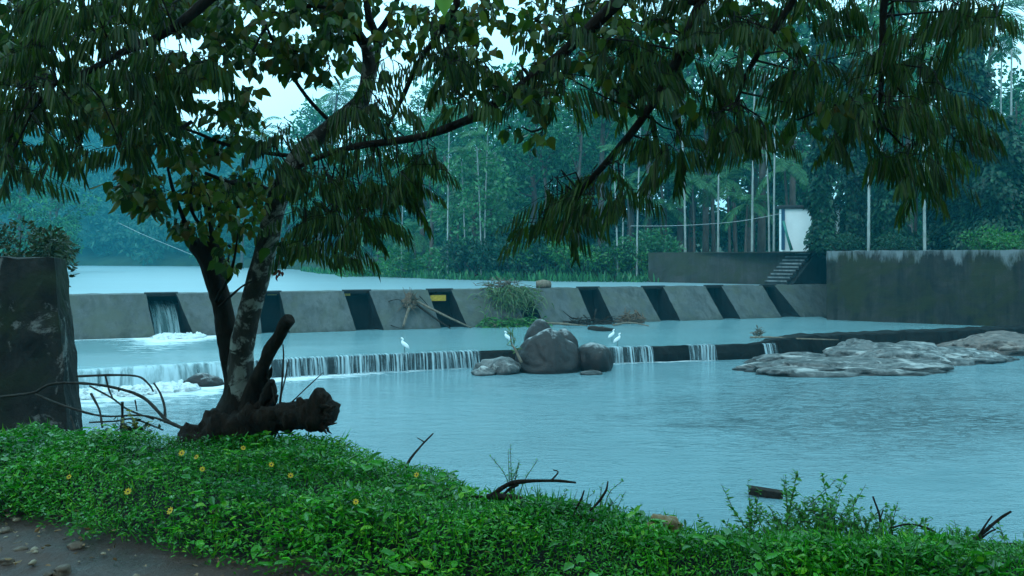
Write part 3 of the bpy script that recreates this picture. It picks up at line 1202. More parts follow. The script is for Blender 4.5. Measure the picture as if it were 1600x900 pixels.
# left foreground wall
wl = []
mb = MB()
tf, tb = P(84, 403, 12.8), P(104, 402, 13.5)
bf, bb = P(122, 700, 12.4), P(146, 705, 13.2)
zt = tf[2]
sec = lambda a, z: (a[0], a[1], z)
lft = -13.5
fr = [(tf[0], tf[1], zt), (tb[0], tb[1], zt), (bb[0], bb[1], -.6 + .6), (bf[0], bf[1], 0.0)]
V = [(lft, tf[1] - .2, zt), (lft, tb[1], zt), (lft, bb[1], 0), (lft, bf[1] - .2, 0)] + fr
mb.add(V, [(0, 4, 5, 1), (3, 7, 4, 0), (4, 7, 6, 5), (1, 5, 6, 2), (0, 1, 2, 3), (2, 6, 7, 3)])
o = mb.build("concrete_wall", M["wall_near"], smooth=False)
roughen(o, .14, .045, 2.2)
tag(o, "blackened old concrete wall with a sloping end at the left edge", "wall")

# white hut
hroot = empty("hut", (21.6, 59.5, Z_TERR))
tag(hroot, "small white hut with a dark flat roof above the stairs", "hut")
horg = (21.6, 59.5, Z_TERR)
D = 58.0
hx0, hx1 = XY(1223, D), XY(1312, D)
hz1 = P(0, 326, D)[2]
mb = MB()
box(mb, ((hx0 + hx1) / 2, D + .4, (Z_TERR + hz1) / 2), (hx1 - hx0, .8, hz1 - Z_TERR))
bevel(mb.build("wall", M["paint_white"], hroot, horg, smooth=False), .03)
mb = MB()
box(mb, ((hx0 + hx1) / 2, D + .4, hz1 + .14), (hx1 - hx0 + .4, 1.3, .2))
bevel(mb.build("roof", M["hut_dark"], hroot, horg, smooth=False), .03)
for x0, x1 in ((1221, 1226), (1301.5, 1305)):
    mb = MB()
    a, b = XY(x0, D - .05), XY(x1, D - .05)
    box(mb, ((a + b) / 2, D - .06, (Z_TERR + hz1) / 2 + .1), (b - a, .1, hz1 - Z_TERR - .25))
    mb.build("corner_post", M["hut_blue"], hroot, horg, smooth=False)
mb = MB()
tube(mb, [P(1224, 345, 57.4), P(1230, 368, 57.3), P(1237, 391, 57.2)], [.1, .09, .12], 8)
o = mb.build("post", M["green_post"], origin=P(1237, 391, 57.2))
tag(o, "green painted post leaning against the left side of the white hut wall", "post")

# cables
mb = MB()
pts = [P(985, 353, 64), P(1040, 353, 63), P(1100, 350.5, 61.5), P(1160, 345, 60), P(1224, 333, 58)]
tube(mb, spline(pts, 6), .02, 5)
tag(mb.build("cable", M["cable"]), "thin pale cable sagging from the palm trunks to the white hut", "cable")
mb = MB()
tube(mb, spline([P(185, 348, 150), P(225, 367, 135), P(300, 398, 112)], 6), .035, 5)
tag(mb.build("cable", M["cable"]), "thin pale cable slanting down across the misty wooded hillside at left", "cable")

# ------------------------------------------------------------------ rocks
def rock_thing(name, c, s, seed, mat, label, cat="rock", group=None, **kw):
    mb = MB()
    rock(mb, c, s, seed, **kw)
    o = mb.build(name, mat, origin=c)
    tag(o, label, cat, group)
    return o


G = "boulders below the step weir"
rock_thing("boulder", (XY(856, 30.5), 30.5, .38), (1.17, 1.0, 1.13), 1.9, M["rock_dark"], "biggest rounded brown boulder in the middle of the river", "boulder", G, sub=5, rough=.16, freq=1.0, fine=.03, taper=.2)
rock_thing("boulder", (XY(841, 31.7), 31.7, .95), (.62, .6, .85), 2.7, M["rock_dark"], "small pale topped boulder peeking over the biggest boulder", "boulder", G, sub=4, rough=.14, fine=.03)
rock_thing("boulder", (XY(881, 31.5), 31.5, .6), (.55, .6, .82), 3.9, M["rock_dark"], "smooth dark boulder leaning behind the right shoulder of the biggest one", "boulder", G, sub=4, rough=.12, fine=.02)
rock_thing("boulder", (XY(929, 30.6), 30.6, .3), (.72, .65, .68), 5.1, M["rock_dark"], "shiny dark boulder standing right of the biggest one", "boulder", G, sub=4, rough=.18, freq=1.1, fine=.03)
rock_thing("boulder", (XY(779, 29.9), 29.9, .08), (.85, .55, .52), 6.3, M["rock_pale"], "low pale grey boulder at the left foot of the biggest one", "boulder", G, sub=4, rough=.25, freq=1.4, fine=.06)
rock_thing("boulder", (XY(757, 29.5), 29.5, 0), (.45, .4, .27), 7.7, M["rock_pale"], "smallest pale boulder leftmost of the river boulders", "boulder", G, sub=4, rough=.25, freq=1.4, fine=.06)
rock_thing("boulder", (XY(924, 29.5), 29.5, 0), (.42, .3, .16), 8.2, M["rock_pale"], "flat pale stone in the water before the shiny dark boulder", "boulder", G, sub=3, rough=.2)
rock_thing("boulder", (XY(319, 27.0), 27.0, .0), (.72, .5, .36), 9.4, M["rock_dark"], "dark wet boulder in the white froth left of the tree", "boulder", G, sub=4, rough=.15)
G = "bedrock outcrop at the right of the pool"
for k, (x, D, zc, s, sd_, rz, mt, lb) in enumerate([
    (1305, 30.6, -.12, (4.1, 1.9, .62), 11.3, .12, "rock_pale", "broad pale front slab of the wet bedrock outcrop"),
    (1395, 33.2, .02, (2.9, 1.6, .78), 12.9, .2, "rock_pale", "humped grey bedrock slab just under the dark step"),
    (1240, 32.8, -.05, (1.9, 1.0, .46), 13.6, .1, "rock_pale", "small streaked bedrock slab nearest the thin trickle"),
    (1345, 33.6, .05, (1.2, .8, .74), 14.4, .3, "rock_pale", "dark hollowed bedrock hump behind the pale front slab"),
    (1480, 33.6, -.15, (2.9, 1.7, .62), 15.5, .25, "rock_pale", "ridged bedrock slab between the humped slab and the pinkish one"),
    (1560, 36.6, .05, (3.1, 1.7, .78), 16.1, .3, "rock_pink", "pinkish smooth bedrock hump at the right edge"),
]):
    rock_thing("bedrock_slab", (XY(x, D), D, zc), s, sd_, M[mt], lb, "rock", G, sub=5, rough=.16, freq=1.3, rz=rz, ridge=.5 if mt == "rock_pale" else .12, fine=.06)
# small wet stones breaking the riffle around the outcrop and on the step
o = rock_thing("stone", P(1036, 824, 4.3), (.095, .08, .065), 21.5, M["orange_rock"], "lumpy orange and cream stone at the edge of the grassy bank", "stone", None, sub=4, rough=.35, freq=1.8)
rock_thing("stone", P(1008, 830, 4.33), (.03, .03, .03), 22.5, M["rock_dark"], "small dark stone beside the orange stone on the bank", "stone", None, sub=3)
PST = [(30, 856, .03, "tan stone on the path by the left edge"), (28, 845, .02, "small buff stone just above the tan stone on the path"), (97, 888, .04, "flat grey stone at the bottom of the path"),
       (118, 850, .035, "brown stone set in the middle of the muddy path"), (10, 826, .03, "pale stone at the top left corner of the path"), (68, 827, .018, "tiny stone by the weeds at the top of the path"),
       (10, 873, .03, "dark tan stone low at the left edge of the path"), (75, 893, .02, "whitish chip of stone at the foot of the path"), (415, 868, .022, "orange brown stone under the weeds right of the path"),
       (398, 880, .015, "tiny pale stone below the weeds right of the path"), (336, 827, .025, "dark lumpy stone half buried under the weeds"), (12, 796, .02, "small stone among the first weeds at the left edge")]
for k, (x, y, r, lb) in enumerate(PST):
    c = PZ(x, y, 2.62)
    c[2] = float(bank_z(c[0], c[1])) + r * .15
    rock_thing("stone", c, (r * 1.3, r, r * .7), 30 + k * 1.3, M["pebble"], lb, "stone", "stones on the dirt path", sub=3, rough=.3, rz=k)

# ------------------------------------------------------------------ drift debris
def sticks(name, segs, mat, label, cat, origin, seg=6, group=None):
    mb = MB()
    for pts, r in segs:
        tube(mb, spline(pts, 4), r, seg, .15, 9.0)
    o = mb.build(name, mat, origin=origin)
    return tag(o, label, cat, group)


def onweir(x, y, out=.1):
    """a point on the sloping weir face under a pixel"""
    best = None
    for k in range(41):
        t = k / 40
        z = Z_BASIN + (Z_CREST - Z_BASIN) * t
        D = WEIR(x, S * t)
        yy = HY + (HC - z) * F / D
        if best is None or abs(yy - y) < best[0]:
            best = (abs(yy - y), np.array([XY(x, D), D, z]))
    p = best[1]
    return p - np.array([WN[0], WN[1], 0]) * out


# root stump with poles
c = onweir(638, 470, .35)
mb = MB()
rock(mb, c, (.32, .3, .42), 41.0, rough=.5, freq=2.4, sub=4, fine=.2)
for k in range(26):
    d = nrm(np.array([random.gauss(0, 1), random.gauss(-.3, .6), random.gauss(-.1, .8)]))
    tube(mb, spline([c + d * .2, c + d * .45 + rng.normal(size=3) * .06, c + d * random.uniform(.5, .85) + rng.normal(size=3) * .1], 3), [.035, .01], 5)
r0 = empty("driftwood_stump", c)
mb.build("root_ball", M["brownstuff"], r0, c)
tag(r0, "brown root ball stranded on the weir face with a pale broken stick", "driftwood")
mb = MB()
tube(mb, spline([onweir(637, 478, .45), onweir(632, 495, .35), onweir(628, 508, .3)], 4), [.09, .07, .05], 7, .1)
mb.build("broken_stick", M["stick"], r0, c)
sticks("driftwood_pole", [([onweir(645, 469, .45), onweir(690, 491, .55), onweir(734, 514, .3)], [.07, .06, .04])], M["stick"], "longer pale driftwood pole slanting from the root ball to the water", "driftwood", onweir(734, 514, .3))
sticks("driftwood_pole", [([onweir(648, 474, .35), onweir(675, 495, .3), onweir(702, 514, .25)], [.06, .055, .04])], M["bark_dead"], "shorter dark driftwood pole slanting beneath the pale one", "driftwood", onweir(702, 514, .25))
for (a, b, c_, lb) in (((606, 471), (620, 468), (628, 472), "thin dark twig stuck left of the root ball on the weir face"), ((655, 462), (665, 474), (670, 482), "thin dark twig stuck right of the root ball on the weir face"),
                       ((610, 508), (622, 512), (630, 512), "thin dark twig lying at the waterline below the root ball")):
    sticks("driftwood_twig", [([onweir(*a, .1), onweir(*b, .2), onweir(*c_, .15)], [.025, .018, .012])], M["bark_dead"], lb, "twig", onweir(*c_, .1), group="drift twigs by the root ball")

# tangled green clump hung on the weir
c = onweir(795, 470, .3)
r0 = empty("weed_clump", onweir(795, 508, .1))
org = onweir(795, 508, .1)
tag(r0, "big tangle of green blades and dead thatch hung over the weir", "weed clump")
mb = MB()
A, Dd, L_ = [], [], []
for k in range(420):
    x = random.gauss(795, 20)
    y = random.choice([random.gauss(455, 6), random.gauss(470, 9)])
    p = onweir(x, max(y, 446), random.uniform(.15, .7))
    A.append(p)
    Dd.append((random.gauss(.1, .55), random.gauss(-.3, .3), random.uniform(-.2, .6)))
    L_.append(random.uniform(.4, 1.05))
A, Dd, L_ = np.array(A), nrm(Dd), np.array(L_)
q = A
sd_ = rdir(len(A))
d = Dd.copy()
for s_ in range(4):                        # each blade bends over in four pieces
    leaves(mb, q, d, sd_, L_ / 4 * 1.25, .07 * (1 - s_ * .17), "strip", .1)
    q = q + d * (L_ / 4)[:, None]
    d = nrm(d + np.array([0, 0, -.65]))
mb.build("blades", M["reed"], r0, org)
mb = MB()
n_ = 260
x = rng.normal(785, 14, n_)
A = np.array([onweir(a, 452, random.uniform(-.6, .4)) + np.array([0, 0, random.uniform(-.2, .42)]) for a in x])
leaves(mb, A, rdir(n_) * np.array([1, 1, .4]), rdir(n_), rng.uniform(.3, .8, n_), .05, "strip", .1)
mb.build("thatch", M["thatch"], r0, org)
# lower heap at its foot
org = onweir(800, 512, .2)
r0 = empty("weed_clump", org)
tag(r0, "low heap of bright green weed at the foot of the weir behind the boulders", "weed clump")
mb = MB()
n_ = 330
A = np.array([onweir(random.uniform(752, 846), random.uniform(498, 514), random.uniform(.0, .7)) for _ in range(n_)])
d = nrm(np.c_[rng.normal(0, 1, n_), rng.normal(-.2, .5, n_), rng.uniform(-.1, .7, n_)])
q = A
L_ = rng.uniform(.25, .8, n_)
for s_ in range(3):
    leaves(mb, q, d, rdir(n_), L_ / 3 * 1.3, .06, "strip", .1)
    q = q + d * (L_ / 3)[:, None]
    d = nrm(d + np.array([0, 0, -.5]))
mb.build("blades", M["leaf_bank"], r0, org)
for a, b in ((762, 790), (800, 806), (836, 880), (770, 758)):
    mb = MB()
    tube(mb, spline([onweir(a, 512, .5), onweir((a + b) / 2, 503, .6), onweir(b, 505, .5)], 3), [.035, .02], 6)
    mb.build("stalk", M["stick"], r0, org)


def debris(x0, x1, y0, y1, n_, label, name="debris_heap", mat="brownstuff"):
    mb = MB()
    org = onweir((x0 + x1) / 2, y1, .3)
    for k in range(n_):
        a = onweir(random.uniform(x0, x1), y1 - abs(random.gauss(0, .5)) * (y1 - y0), random.uniform(.1, .9))
        d = nrm([random.gauss(0, 1), random.gauss(0, .6), random.gauss(0, .35)]) * random.uniform(.15, .5)
        tube(mb, [a - d, a + rng.normal(size=3) * .03, a + d], [random.uniform(.02, .05), .015], 5)
    o = mb.build(name, M[mat], origin=org)
    return tag(o, label, "debris")


debris(878, 948, 497, 512, 110, "dark heap of broken sticks at the water's edge of the weir", mat="bark_dead")
debris(966, 996, 489, 502, 90, "small rounded mound of brown drift against a buttress right of the stick heap")
sticks("driftwood_log", [([PZ(922, 513, Z_BASIN + .06), PZ(940, 515, Z_BASIN + .08), PZ(957, 516, Z_BASIN + .02)], [.14, .16, .1])], M["bark_dead"], "dark short log floating before the heap of broken sticks", "driftwood", PZ(940, 515, Z_BASIN), 9)
sticks("driftwood_pole", [([PZ(845, 504, Z_BASIN + .25), PZ(880, 506, Z_BASIN + .2), PZ(918, 509, Z_BASIN + .06)], [.05, .06, .03])], M["stick"], "thin tan pole floating left of the heap of broken sticks", "driftwood", PZ(880, 506, Z_BASIN))
sticks("driftwood_pole", [([PZ(958, 508, Z_BASIN + .05), PZ(985, 504, Z_BASIN + .12), PZ(1014, 509, Z_BASIN + .02)], [.04, .05, .03])], M["stick"], "thin tan pole lying in front of the rounded drift mound", "driftwood", PZ(985, 505, Z_BASIN))
c = wp(849, S + .7, Z_CREST + .2)
mb = MB()
tube(mb, [c + np.array([-.42, 0, 0]), c, c + np.array([.4, .1, .02])], [.2, .24, .21], 12, .25, 3.0)
tag(mb.build("driftwood_log", M["stick"], origin=c), "pale brown log end lying on the weir crest above the boulders", "driftwood")
# dry branch at the right of the step
c = PZ(1185, 524, .72)
r0 = empty("dry_branch", c)
tag(r0, "dry branch with a tuft of brown leaves lying on the step by the pale slab", "branch")
mb = MB()
tube(mb, spline([PZ(1172, 527, .74), PZ(1200, 527, .78), PZ(1240, 529, .78), PZ(1310, 531, .86)], 4), [.05, .05, .02], 6, .2)
mb.build("stem", M["stick"], r0, c)
mb = MB()
A = np.repeat((c + np.array([0, 0, .08]))[None], 60, 0) + rng.normal(size=(60, 3)) * .1
leaves(mb, A, np.c_[rng.normal(0, 1, 60), rng.normal(0, 1, 60), rng.uniform(0, 1.2, 60)], rdir(60), .22, .07, "ovate", .2)
mb.build("dead_leaves", M["thatch"], r0, c)
# floating timber
c = PZ(1196, 772, 0.05)
mb = MB()
box(mb, c + np.array([0, 0, .03]), (.58, .16, .13), -.28)
o = mb.build("timber", M["bark_dead"], origin=c, smooth=False)
o.rotation_euler = (.1, .06, 0)
bevel(o, .012)
tag(o, "dark square cut timber floating in the pool behind the leafy weeds", "timber")
# reed on the boulder
c = P(808, 565, 29.6)
r0 = empty("reed", c)
tag(r0, "leafy reed with a tan stalk caught on the left side of the biggest boulder", "reed")
mb = MB()
tube(mb, spline([P(815, 567, 29.6), P(806, 548, 29.7), P(799, 535, 29.8), P(797, 516, 29.8)], 4), [.06, .04, .012], 6)
mb.build("stalk", M["stick"], r0, c)
mb = MB()
ts = rng.uniform(0, 1, 26)
A = np.array([P(806 - 9 * t, 550 - 34 * t, 29.75) for t in ts])
leaves(mb, A, np.c_[rng.normal(0, .7, 26), rng.normal(0, .4, 26), rng.normal(.3, .6, 26)], rdir(26), rng.uniform(.15, .42, 26), .05, "strip", .1)
mb.build("blades", M["reed"], r0, c)


# ------------------------------------------------------------------ egrets
def egret(px, py, z, face, h, label):
    D = (HC - z) * F / (py - HY)
    base = np.array([XY(px, D), D, z])
    r = empty("egret", base)
    tag(r, label, "egret", "white egrets fishing on the step")
    k = h / .6
    f = face

    def pts(l):
        return np.array([(a * f * k, b * k, c * k) for a, b, c in l])
    mb = MB()
    tube(mb, spline(pts([(-.19, 0, .17), (-.13, 0, .22), (-.05, 0, .29), (.03, 0, .36), (.08, 0, .42), (.085, 0, .47), (.06, 0, .515), (.075, 0, .56), (.12, 0, .575), (.15, 0, .57)]), 3),
         np.array([.012, .045, .072, .075, .055, .03, .024, .028, .03, .012]) * k, 12)
    mb.build("body", M["egret"], r)
    mb = MB()
    tube(mb, pts([(.145, 0, .572), (.2, 0, .562), (.25, 0, .55)]), np.array([.012, .008, .002]) * k, 6)
    mb.build("bill", M["bill"], r)
    for s_ in (-1, 1):
        mb = MB()
        tube(mb, spline(pts([(-.02, .025 * s_, .26), (.0, .028 * s_, .14), (-.015, .03 * s_, .02), (-.01, .03 * s_, 0)]), 3), np.array([.014, .008, .007, .006]) * k, 6)
        for a in (-.4, 0, .4):
            tube(mb, pts([(-.01, .03 * s_, .004), (.05 * math.cos(a), .03 * s_ + .05 * math.sin(a), .003)]), np.array([.005, .003]) * k, 4)
        mb.build("leg", M["leg"], r)
        mb = MB()
        V, T = ico(3)
        Vv = V * np.array([.135, .018, .06]) * k
        ca, sa = math.cos(.75), math.sin(.75)
        Vv = np.c_[(Vv[:, 0] * ca - Vv[:, 2] * sa) * f, Vv[:, 1], Vv[:, 0] * sa + Vv[:, 2] * ca] + np.array([-.06 * f, .06 * s_, .295]) * k
        mb.add(Vv, None, T)
        mb.build("wing", M["egret"], r)
    return r


egret(632, 551, .64, -1, .58, "white egret standing alone on the water curtain left of the boulders")
egret(793, 538, .7, -1, .55, "white egret partly hidden behind the reed left of the big boulder")
egret(956, 533, .62, 1, .52, "hunched white egret farther back of the pair right of the boulders")
egret(965, 541, .64, 1, .55, "white egret nearest the bright short fall, front one of the pair")

# ------------------------------------------------------------------ vegetation builders
def crown_leaves(mb, clumps, n_each, L, W, droop=.3, shape="kite"):
    """leaf clumps: (centre, radii) lists filled with outward facing leaves"""
    for c, r in clumps:
        n_ = int(n_each * (np.mean(r) ** 1.0)) if np.isscalar(n_each) else n_each
        n_ = max(n_, 8)
        u = rdir(n_)
        rad = rng.uniform(.35, 1.0, n_) ** .55
        p = np.asarray(c) + u * rad[:, None] * np.asarray(r)
        d = nrm(u * .8 + rdir(n_) * .8 + np.array([0, 0, -droop]))
        leaves(mb, p, d, rdir(n_) + np.array([0, 0, .0]), rng.uniform(.6, 1.3, n_) * L, rng.uniform(.7, 1.2, n_) * W, shape, .1)


def broad_tree_mesh(h, cw, n_cl, n_each, L, seed, base=.35, trunk_r=.25, flat=1.0):
    rr = np.random.default_rng(seed)
    tr = MB()
    top = np.array([rr.normal(0, .4), rr.normal(0, .4), h * .82])
    spine = spline([(0, 0, -.4), (rr.normal(0, .25), rr.normal(0, .25), h * .35), top * np.array([.7, .7, .75]), top], 5)
    tube(tr, spine, [trunk_r * 1.3, trunk_r, trunk_r * .6, trunk_r * .2], 9, .12, 2.0)
    cl = []
    for k in range(n_cl):
        t = rr.uniform(base, 1.0)
        ang = rr.uniform(0, 2 * math.pi)
        prof = math.sin(min(1, (t - base) / (1 - base) * .9 + .12) * math.pi) ** .6
        rad = cw * prof * rr.uniform(.25, 1.0)
        c = np.array([math.cos(ang) * rad, math.sin(ang) * rad, h * t * .96])
        s = rr.uniform(.55, 1.25) * cw * .36
        cl.append((c, (s, s, s * .68 * flat)))
        if k % 3 == 0:
            a = spine[min(len(spine) - 1, int(len(spine) * min(.95, t * .8)))]
            tube(tr, spline([a, (a + c) / 2 + rr.normal(size=3) * .2, c], 3), [trunk_r * .32, .03], 5)
    cr = MB()
    crown_leaves(cr, cl, n_each / (cw * .36), L, L * .5)
    return tr, cr


def make_broad(name, h, cw, n_cl, n_each, L, seed, leaf, bark="bark_brown", **kw):
    r = empty(name)
    tr, cr = broad_tree_mesh(h, cw, n_cl, n_each, L, seed, **kw)
    tr.build("trunk", M[bark], r)
    cr.build("crown", M[leaf], r)
    return r


def frond(mb, base, ang, up, L, leaf_l, n_l, droop, w=.05, stem=None):
    """a palm frond: arched rachis with leaflets both sides"""
    out = np.array([math.cos(ang), math.sin(ang), 0])
    pts = []
    p = np.array(base, float)
    d = nrm(out * math.cos(up) + np.array([0, 0, math.sin(up)]))
    m = 12
    for k in range(m + 1):
        pts.append(p.copy())
        p = p + d * L / m
        d = nrm(d + np.array([0, 0, -droop / m * (1 + k * .12)]))
    pts = np.array(pts)
    tube(mb, pts, [w * .5, w * .2], 4)
    t = np.linspace(.12, .99, n_l)
    idx = t * m
    i0 = np.clip(idx.astype(int), 0, m - 1)
    q = pts[i0] + (pts[i0 + 1] - pts[i0]) * (idx - i0)[:, None]
    tg = nrm(pts[i0 + 1] - pts[i0])
    sdv = nrm(np.cross(tg, np.array([0, 0, 1.0])))
    prof = np.sin(np.clip(t * .92 + .1, 0, 1) * math.pi) ** .6
    for s_ in (-1, 1):
        dd = nrm(tg * .55 + sdv * s_ + np.array([0, 0, -.42]) + rng.normal(size=(n_l, 3)) * .08)
        leaves(mb, q, dd, tg, leaf_l * prof * rng.uniform(.85, 1.1, n_l), leaf_l * .075 + .012, "strip", .1)


def make_palm(name, h, lean, n_f, L, leaf_l, n_l, tr_r, bark, crownshaft=False, seed=0):
    rr = random.Random(seed)
    r = empty(name)
    tr = MB()
    top = np.array([lean, lean * .3, h])
    tube(tr, spline([(0, 0, -.4), (lean * .15, 0, h * .35), (lean * .55, lean * .15, h * .7), top], 6), [tr_r * 1.3, tr_r, tr_r * .9, tr_r * .75], 8, .05, 3)
    tr.build("trunk", M[bark], r)
    cr = MB()
    if crownshaft:
        tube(cr, [top, top + np.array([0, 0, .9])], [tr_r * 1.15, tr_r * .6], 7)
        top = top + np.array([0, 0, .8])
    for k in range(n_f):
        a = k * 2.4 + rr.uniform(-.3, .3)
        u = rr.uniform(-.25, 1.25)
        frond(cr, top, a, u, L * rr.uniform(.8, 1.1), leaf_l, n_l, rr.uniform(.9, 1.7), .09)
    cr.build("crown", M["leaf_palm"], r)
    return r


def gz1(x, y):
    z = float(ground_z(np.array([x]), np.array([y]))[0])
    if x > 10 and y < 75 and y > 40:
        z = max(z, Z_TERR)
    return z


def place(proto, used, px, D, label, cat, group, rz=None, scale=1.0, z=None):
    x = XY(px, D)
    zz = gz1(x, D) if z is None else z
    rz = random.uniform(0, 6.28) if rz is None else rz
    if id(proto) not in used:
        used[id(proto)] = 1
        proto.location = (x, D, zz - .1)
        proto.rotation_euler = (0, 0, rz)
        proto.scale = (scale,) * 3
        o = proto
    else:
        o = dup(proto, (x, D, zz - .1), rz, scale)
    tag(o, label, cat, group)
    return o


used = {}
# areca palms: thin pale trunks
ARE = [make_palm("areca_palm", h, l, 8, 2.0, .7, 22, .072, "bark_pale", True, s) for h, l, s in ((13.5, .3, 1), (11.5, -.4, 2), (15.5, .2, 3))]
areca = [(627, 77.5, 0, .8, "pale areca trunk leftmost of the far bank, above the green shrubs"),
         (699, 71.5, 2, .95, "tall straight areca trunk left of the bright leaved tree"),
         (727, 72, 1, .9, "short thin areca trunk just left of the bright leaved tree"),
         (752, 70.5, 1, 1.0, "left one of two close areca trunks below the bright leaved tree"),
         (757, 71, 0, .95, "right one of two close areca trunks below the bright leaved tree"),
         (965, 64.5, 1, .85, "short pale areca trunk at the left end of the far bank shrubs by the wall"),
         (973, 68, 0, .8, "fainter areca trunk behind the short pale one near the wall end"),
         (995, 64, 0, .95, "white areca trunk rising behind the round bush at the wall end"),
         (1071, 66, 1, 1.1, "dim areca trunk standing above the middle of the left retaining wall"),
         (1122, 65, 2, 1.0, "tall white areca trunk nearest the middle of the left retaining wall"),
         (1175, 62, 0, 1.1, "bright tall areca trunk first left of the close pair by the hut"),
         (1202, 63, 1, .9, "thinner left trunk of the close areca pair by the hut"),
         (1209, 61, 2, .95, "thicker right trunk of the close areca pair by the hut"),
         (1357, 50, 0, 1.05, "ringed white areca trunk behind the right retaining wall, nearest the hut"),
         (1445, 47.5, 1, 1.0, "pale areca trunk in front of the dark vines right of the hut"),
         (1452, 62, 2, 1.25, "tallest areca whose trunk shows high under the sky at upper right"),
         (1376, 66, 2, 1.15, "tall areca with its trunk seen high between the hanging leaves"),
         (1562, 70, 2, 1.1, "slim dark areca at the far right, left one of two"),
         (1579, 68, 0, 1.3, "slim dark areca at the far right, right one of two")]
for px, D, k, s, lb in areca:
    place(ARE[k], used, px - ARE[k].children[0].location[0], D, lb, "areca palm", "areca palms on the far bank", rz=random.uniform(-.6, .6), scale=s)
YP = [make_palm("young_palm", h, l, 12, 3.0, .85, 24, .1, "bark_brown", False, s) for h, l, s in ((4.2, .2, 21), (6.0, -.3, 22))]
for px, D, k, s, lb in ((1085, 69, 1, 1.0, "arching young palm above the left end of the retaining wall"), (1140, 70, 1, 1.1, "arching young palm between the two tall white arecas"), (898, 70, 0, 1.0, "young palm behind the hanging leaf tips"),
                        (1040, 71, 0, 1.0, "young palm just right of the round bush"), (770, 76, 1, .9, "young palm right of the two close arecas"), (650, 79, 0, 1.0, "young palm right of the leftmost areca"), (1165, 66, 0, 1.0, "low young palm left of the bright tall areca"),
                        (985, 69, 1, 1.0, "young palm above the wall end shrubs"), (1232, 66, 1, 1.2, "young palm leaning over the white hut's roof"), (1430, 56, 0, 1.1, "young palm between the ringed areca and the vine towers"), (715, 80, 1, 1.0, "young palm behind the bright leaved tree"),
                        (590, 84, 0, 1.2, "young palm above the leftmost light green shrubs")):
    place(YP[k], used, px, D, lb, "palm", "young palms on the far bank", scale=s)
# brown forest trunks with high crowns
TRK = [make_broad("slender_tree", h, 2.6, 16, 110, .42, 70 + k, "leaf_far", trunk_r=r_, base=.55) for k, (h, r_) in enumerate(((17, .2), (20, .26), (15, .16)))]
slender = [(672, 76, 0, "brown slender trunk second from the left in the far wood"), (1013, 72, 1, "reddish trunk behind the round bush at the wall end"),
           (1030, 74, 2, "leaning thin brown trunk right of the round bush"), (1062, 72, 0, "stout brown trunk above the left end of the retaining wall"),
           (1103, 78, 1, "thick pale trunk half hidden under the hanging leaves"), (1190, 70, 1, "brown trunk between the bright areca and the close pair"),
           (1150, 82, 2, "dim trunk between two white areca trunks above the wall"), (905, 72, 0, "dark trunk right of the bright leaved tree in the wood"),
           (940, 74, 1, "hazy trunk left of the short pale areca"), (850, 76, 2, "hazy trunk behind the big hanging leaf tips"),
           (660, 82, 1, "faint trunk deep in the wood behind the leftmost areca"), (560, 92, 2, "faint trunk deep in the wood behind the tree by the river"),
           (1238, 72, 1, "dark trunk rising behind the white hut's flat roof"), (1420, 66, 1, "dark trunk between the ringed areca and the vines"),
           (1590, 78, 0, "hazy tall trunk at the right edge of the picture")]
for px, D, k, lb in slender:
    place(TRK[k], used, px, D, lb, "tree", "slender trees of the far wood", scale=random.uniform(.9, 1.15))
# bigger trees
BT = [make_broad("broadleaf_tree", 15, 4.6, 40, 120, .5, 31, "leaf_far", base=.2), make_broad("broadleaf_tree", 19, 5.4, 46, 120, .55, 32, "leaf_far", base=.3),
      make_broad("broadleaf_tree", 9, 4.0, 34, 120, .45, 33, "leaf_far2", base=.08)]
big = [(745, 73, 2, 1.15, "bright leaved spreading tree in the middle of the far bank"), (830, 82, 0, 1.15, "dark dense tree right of the bright leaved tree"),
       (590, 104, 1, 1.0, "tall hazy tree behind the leftmost areca"), (500, 128, 1, 1.32, "rounded misty tree under the sky gap behind the riverside tree"),
       (690, 110, 1, 1.2, "tall misty tree behind the bright leaved tree"), (790, 102, 1, 1.2, "tall dark tree crowning the wood in the middle"),
       (900, 92, 1, 1.35, "tall tree behind the drooping middle branch"), (985, 90, 1, 1.4, "tall tree above the wall end seen through the branch"),
       (1080, 92, 1, 1.45, "tall hazy tree above the left retaining wall"), (1170, 84, 0, 1.75, "dense dark tree behind the arecas near the hut"),
       (1260, 84, 1, 1.4, "tall tree behind the hut's vine covered trunk"), (1400, 80, 1, 1.4, "tall tree behind the ringed areca"),
       (1500, 84, 1, 1.3, "tall tree behind the vine covered tower"), (1585, 92, 1, 1.0, "bluish hazy tree at the far right"),
       (85, 112, 1, .95, "misty tree rising behind the bush on the blackened wall"), (30, 100, 0, 1.15, "misty tree at the left edge behind the bush"),
       (450, 150, 0, 1.0, "misty low tree right of the two stems across the river"), (400, 165, 0, 1.0, "misty shore tree seen between the two stems"),
       (330, 180, 0, .9, "misty shore tree left of the dark stem"), (535, 118, 0, 1.0, "misty tree above the left end of the green shrubs")]
for px, D, k, s, lb in big:
    place(BT[k], used, px, D, lb, "tree", "broadleaf trees across the river", scale=s)
